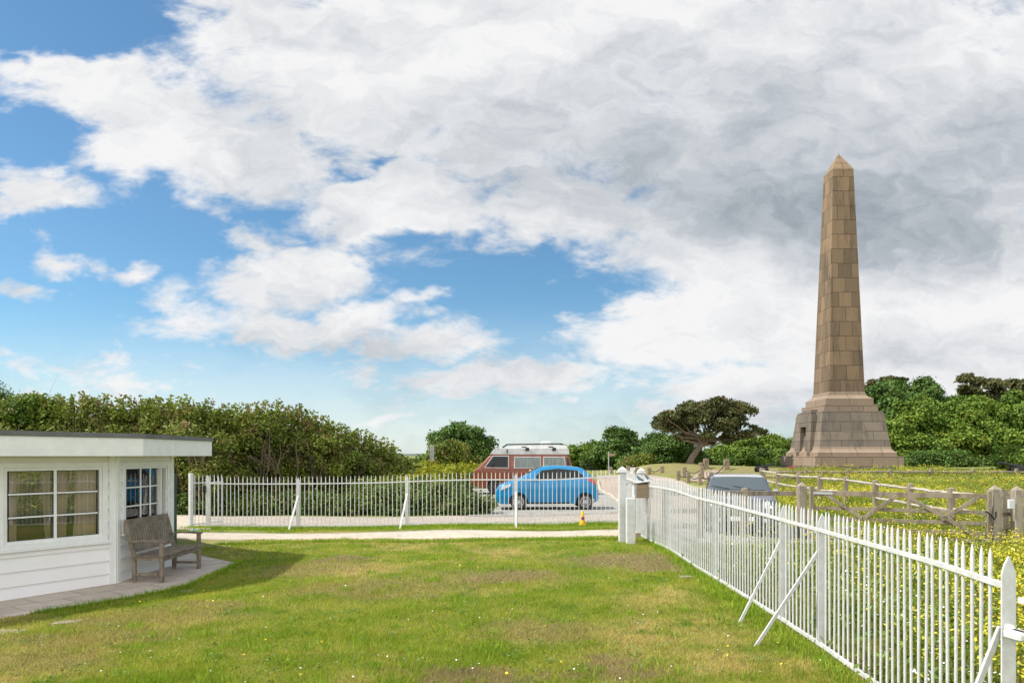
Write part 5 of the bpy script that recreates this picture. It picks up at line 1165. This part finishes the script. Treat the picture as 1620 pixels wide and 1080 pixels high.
tree('bush', 'dark green bush crowding the left side of the pine trunk', 'bush', [B(1058, 712, 58, 32, 24), B(1080, 722, 58, 26, 20), B(1044, 728, 57, 26, 16)], 24700, 0.126, leafA, barkM, 56, 1060)
tree('bush', 'wide bright green bush between the pine and the obelisk', 'bush', [B(1160, 716, 62, 36, 17), B(1200, 712, 63, 34, 18), B(1232, 714, 63, 30, 20), B(1130, 722, 62, 26, 16), B(1262, 712, 64, 22, 20), B(1195, 728, 60, 70, 14)], 49400, 0.140, leafB, barkM, 57, 1195)
tree('bush', 'dark low bush behind the left end of the cleft fence', 'bush', [B(1110, 732, 60, 26, 12), B(1230, 728, 58, 28, 12), B(1160, 734, 59, 30, 9)], 19000, 0.119, leafA, barkM, 58, 1150)
tree('tree', 'dark glossy broadleaf tree immediately right of the obelisk', 'tree', [B(1432, 640, 66, 50, 34), B(1400, 650, 66, 34, 36), B(1468, 650, 66, 30, 28), B(1430, 668, 65, 60, 34)], 49400, 0.182, leafA, barkM, 59, 1432)
tree('bush', 'big fresh green shrub thicket right of the obelisk plinth', 'bush', [B(1430, 690, 60, 44, 44), B(1480, 684, 61, 44, 42), B(1410, 712, 59, 30, 30), B(1455, 722, 58, 40, 24)], 53200, 0.154, leafB, barkM, 60, 1450)
tree('bush', 'tall fresh green shrub thicket behind the right end of the meadow', 'bush', [B(1530, 686, 60, 44, 44), B(1575, 682, 60, 40, 44), B(1500, 708, 59, 34, 30), B(1550, 718, 58, 44, 26)], 53200, 0.154, leafB, barkM, 61, 1540)
tree('bush', 'green shrub thicket cut by the right frame edge', 'bush', [B(1620, 672, 60, 44, 50), B(1600, 715, 58, 36, 28), B(1665, 690, 60, 44, 50), B(1720, 690, 60, 40, 50)], 45600, 0.154, leafB, barkM, 62, 1625)
tree('bush', 'small bright shrub in front of the thicket near the right cannon', 'bush', [B(1604, 728, 50, 22, 14), B(1590, 733, 50, 14, 9)], 9500, 0.105, leafB, barkM, 63, 1604)
tree('bush', 'dark undergrowth bush at the foot of the right hand thicket', 'bush', [B(1440, 733, 56, 36, 13), B(1500, 733, 56, 36, 13), B(1560, 733, 57, 32, 12)], 30400, 0.119, leafA, barkM, 64, 1500)
tree('tree', 'treetop just showing above the hedge at the left frame edge', 'tree', [B(-34, 652, 30, 30, 30), B(-10, 664, 30, 16, 22), B(-70, 640, 30, 40, 40)], 17100, 0.070, leafA, barkM, 65, -20)
tree('bush', 'light green shrub top rising from the hedge above the hut roof', 'bush', [B(40, 658, 22.6, 24, 24), B(62, 664, 22.6, 18, 20)], 9500, 0.070, leafB, twigM, 66, 45, r0=.02)
# far low line of scrub behind everything
fb_ = []
for k in range(260):
    px = rnd.uniform(-500, 2300); Y_ = rnd.uniform(105, 150); fb_.append(((px-810)/F*Y_, Y_, h((px-810)/F*Y_, Y_)+.4, 3, 3, rnd.uniform(.6, 1.4 if px < 1240 else 3.2)))
o = foliage('scrub', fb_, 50000, .5, leafA, None, .5, 20, 71, .5); tag(struct(o, 'stuff'), 'distant low green scrub along the skyline', 'scrub')
# wind-bent pine
def pine(name, label, trunkpts, clumps, Y_, n, size, seed, r0=.28, clump=.20):
    base = trunkpts[0]; bx = (base[0]-810)/F*Y_; gz_ = h(bx, Y_); t = thing(name, label, 'pine tree', (bx, Y_, gz_))
    def W_(px, py, dy=0): return Vector(((px-810)/F*Y_-bx, dy, EYE+(720-py)/F*Y_-gz_))
    pts = [W_(*p) for p in trunkpts]; pts[0].z = -.1; m_ = MB(); m_.tube(pts, [r0*(1-.45*i/(len(pts)-1)) for i in range(len(pts))], 9); m_.build('trunk', mat('pine bark', (.17, .12, .085), (.24, .18, .13), 6, .9, .6, 20), t, True)
    rn = random.Random(seed); br = MB(); bb = []
    for (px, py, rx_, ry_) in clumps:
        rx_ *= .86; ry_ *= .8
        dy = rn.uniform(-1.6, 1.6); c = W_(px, py, dy); bb.append((c.x, c.y, c.z, rx_/F*Y_, rx_/F*Y_*1.0, ry_/F*Y_)); st = pts[-1] if rn.random() < .6 else pts[-2]
        mid = st.lerp(c, .5)+Vector((rn.uniform(-.2, .2), 0, -.25)); br.tube([st, st.lerp(mid, .6)+Vector((0, 0, .05)), mid, mid.lerp(c, .6)+Vector((0, 0, .05)), c], [r0*.42, r0*.3, r0*.2, r0*.12, .02], 6)
        for k in range(3): e_ = c+Vector((rn.uniform(-1, 1)*rx_/F*Y_, rn.uniform(-.5, .5), rn.uniform(-.2, .8)*ry_/F*Y_)); br.tube([mid.lerp(c, .6), e_], [.04, .01], 5)
    br.build('branches', MATS['pine bark'], t, True); foliage('crown', bb, n, size, leafP, t, clump, 30, seed, .6, .7, asp=2.6, div=5); return t
cl = [(1052, 668, 18, 12), (1068, 660, 20, 13), (1090, 652, 20, 14), (1076, 676, 18, 10), (1110, 645, 20, 12), (1132, 642, 20, 11), (1150, 640, 18, 10), (1120, 662, 26, 14), (1150, 660, 24, 16), (1165, 652, 18, 12), (1178, 668, 18, 12), (1188, 680, 13, 8),
      (1160, 678, 20, 9), (1100, 676, 22, 11), (1130, 680, 20, 9), (1142, 672, 22, 12), (1044, 660, 8, 6), (1084, 646, 8, 6), (1170, 642, 7, 6), (1040, 676, 8, 5), (1110, 690, 14, 6), (1200, 686, 6, 5), (1122, 700, 18, 7), (1150, 694, 20, 8), (1078, 690, 16, 6), (1172, 688, 18, 7), (1060, 680, 14, 6), (1135, 660, 24, 16), (1100, 662, 22, 14)]
pine('pine_tree', 'wind-bent flat topped pine with leaning trunk in the middle distance', [(1090, 734), (1096, 722), (1103, 712), (1110, 704), (1120, 697)], cl, 52, 32000, .105, 81)
pine('pine_tree', 'spiky dark pine top above the right thicket, right of the glossy tree', [(1525, 700), (1527, 670), (1528, 640), (1530, 612)], [(1512, 618, 9, 6), (1520, 604, 8, 5), (1530, 597, 6, 4), (1540, 606, 9, 6), (1532, 620, 14, 8), (1516, 634, 14, 8), (1545, 630, 14, 9), (1530, 645, 18, 9)], 70, 9000, .16, 82, .16, .22)
pine('pine_tree', 'broader dark pine crown behind the thicket near the right frame edge', [(1585, 700), (1586, 670), (1587, 640), (1590, 615)], [(1572, 612, 14, 10), (1590, 606, 14, 9), (1606, 614, 14, 10), (1580, 628, 20, 12), (1604, 630, 20, 12), (1618, 606, 10, 8), (1560, 632, 12, 9), (1592, 642, 26, 10)], 70, 15000, .16, 83, .16, .22)
pine('pine_tree', 'dark pine tips peeping out behind the left shoulder of the glossy tree', [(1385, 700), (1386, 660), (1388, 630), (1390, 612)], [(1376, 614, 8, 6), (1392, 606, 9, 6), (1410, 601, 9, 5), (1380, 628, 12, 8), (1400, 618, 12, 8), (1425, 602, 9, 4)], 72, 7000, .16, 84, .16, .22)
# distant hill
mb = MB(); 
prof = [(300, 719), (560, 718), (640, 716.5), (680, 715.5), (720, 717), (800, 718), (1000, 719)]; Yh = 1600; v = []
for (px, py) in prof: x_ = (px-810)/F*Yh; v += [(x_, Yh, 0), (x_, Yh+300, Z(py, Yh)), (x_, Yh+900, 0)]
mb.add(v, [(3*i+j, 3*i+3+j, 3*i+4+j, 3*i+1+j) for i in range(len(prof)-1) for j in range(2)]); struct(mb.build('hill', mat('far hill', (.07, .10, .07), (.10, .13, .09), .01), None, True))

# ------------------------------------------------------------------ meadow right of the railing
fence_poly = None
def meadow(n, y0, y1, k0, k1):
    Y_ = y0*np.exp(rng.random(n)*math.log(y1/y0)); X_ = Y_*rng.uniform(k0, k1, n); return X_, Y_
road_poly = [(a, b_) for a, b_ in roadA]+[(a, b_) for a, b_ in reversed(roadB)]
apron = [(3.2, 12.9), (3.2, 18.3), (8.0, 18.3), (7.6, 14.4), (5.5, 13.6)]
def mkeep(X_, Y_):
    k = (X_ > np.interp(Y_, [3, 5, 8, 17], [2.9, 3.02, 3.15, 3.1])) & ~inpoly(X_, Y_, apron) & ~inpoly(X_, Y_, road_poly)
    k &= ~((Y_ > 17) & (X_ < np.interp(Y_, [17, 30, 38, 50], [7.5, 10.5, 15, 19.5])))
    k &= ~((np.abs(X_-MX) < 3.4) & (np.abs(Y_-MY) < 3.4)); k &= Y_ < 46.5
    return k
def patch(X_, Y_): return .5+.5*np.sin(X_*.55+1.3*np.sin(Y_*.33+.5))*np.cos(Y_*.42+.9*np.sin(X_*.5))
X_, Y_ = meadow(230000, 3.5, 47, .18, .82); k = mkeep(X_, Y_); X_ = X_[k]; Y_ = Y_[k]
mg = mat('meadow grass', (.19, .26, .025), (.34, .33, .05), 1.2, .8, island=.35, trans=.35, spec=.15, c3=(.38, .31, .10))
tag(blades('meadow_grass', X_, Y_, (.07+.16*rng.random(len(X_))), .010+Y_*.0009, mg, .35), 'rough meadow grass beyond the white railing', 'meadow grass')
# leafy plants: clusters
def plants(n, y0, y1, k0, k1, prob, leaf, hgt, m, name, label, cat, top=False, per=12):
    X_, Y_ = meadow(n, y0, y1, k0, k1); kp = mkeep(X_, Y_) & (rng.random(n) < prob(X_, Y_)); X_ = X_[kp]; Y_ = Y_[kp]; m_ = len(X_); hh = hgt*(.5+rng.random(m_)*.8); sp_ = .05+.09*rng.random(m_)
    cx = np.repeat(X_, per)+rng.normal(size=m_*per)*np.repeat(sp_, per); cy = np.repeat(Y_, per)+rng.normal(size=m_*per)*np.repeat(sp_, per); u = rng.random(m_*per)
    if top: u = .75+.3*u
    z = H(X_, Y_).repeat(per)+u*hh.repeat(per); s = leaf*(.6+.8*rng.random(m_*per))*(1+np.repeat(Y_, per)*.03)
    tag(struct(leafobj(name, np.c_[cx, cy, z], up_nrm(m_*per, .7), s, m), 'stuff'), label, cat)
plants(6200, 3.6, 46, .2, .8, lambda x, y: np.clip(.25+.6*patch(x, y), 0, 1), .030, .26, mat('meadow leaf', (.10, .19, .02), (.17, .25, .03), 1.2, .7, island=.35, trans=.25, c3=(.20, .24, .03)), 'meadow_plants', 'leafy green plants growing in the meadow', 'meadow plants')
plants(15500, 4.6, 44, .3, .82, lambda x, y: np.clip((patch(x, y)-.12)*1.1*np.clip((x/y-.42)*1.9*np.clip((y-3.5)/5, .15, 1)+np.clip((y-12)/7, 0, .95), .07, .95), 0, 1), .018, .45, mat('yellow flower head', (.52, .48, .04), (.62, .52, .03), 2, .7, island=.3, trans=.3, c3=(.40, .44, .04)), 'yellow_flowers', 'masses of yellow flower heads covering the meadow', 'yellow flowers', True, 11)
plants(3000, 3.6, 20, .2, .8, lambda x, y: .3+0*x, .014, .30, mat('tiny white flower', (.75, .75, .7), island=.2), 'white_flowers', 'tiny white flowers sprinkled in the near meadow', 'white flowers', True, 2)
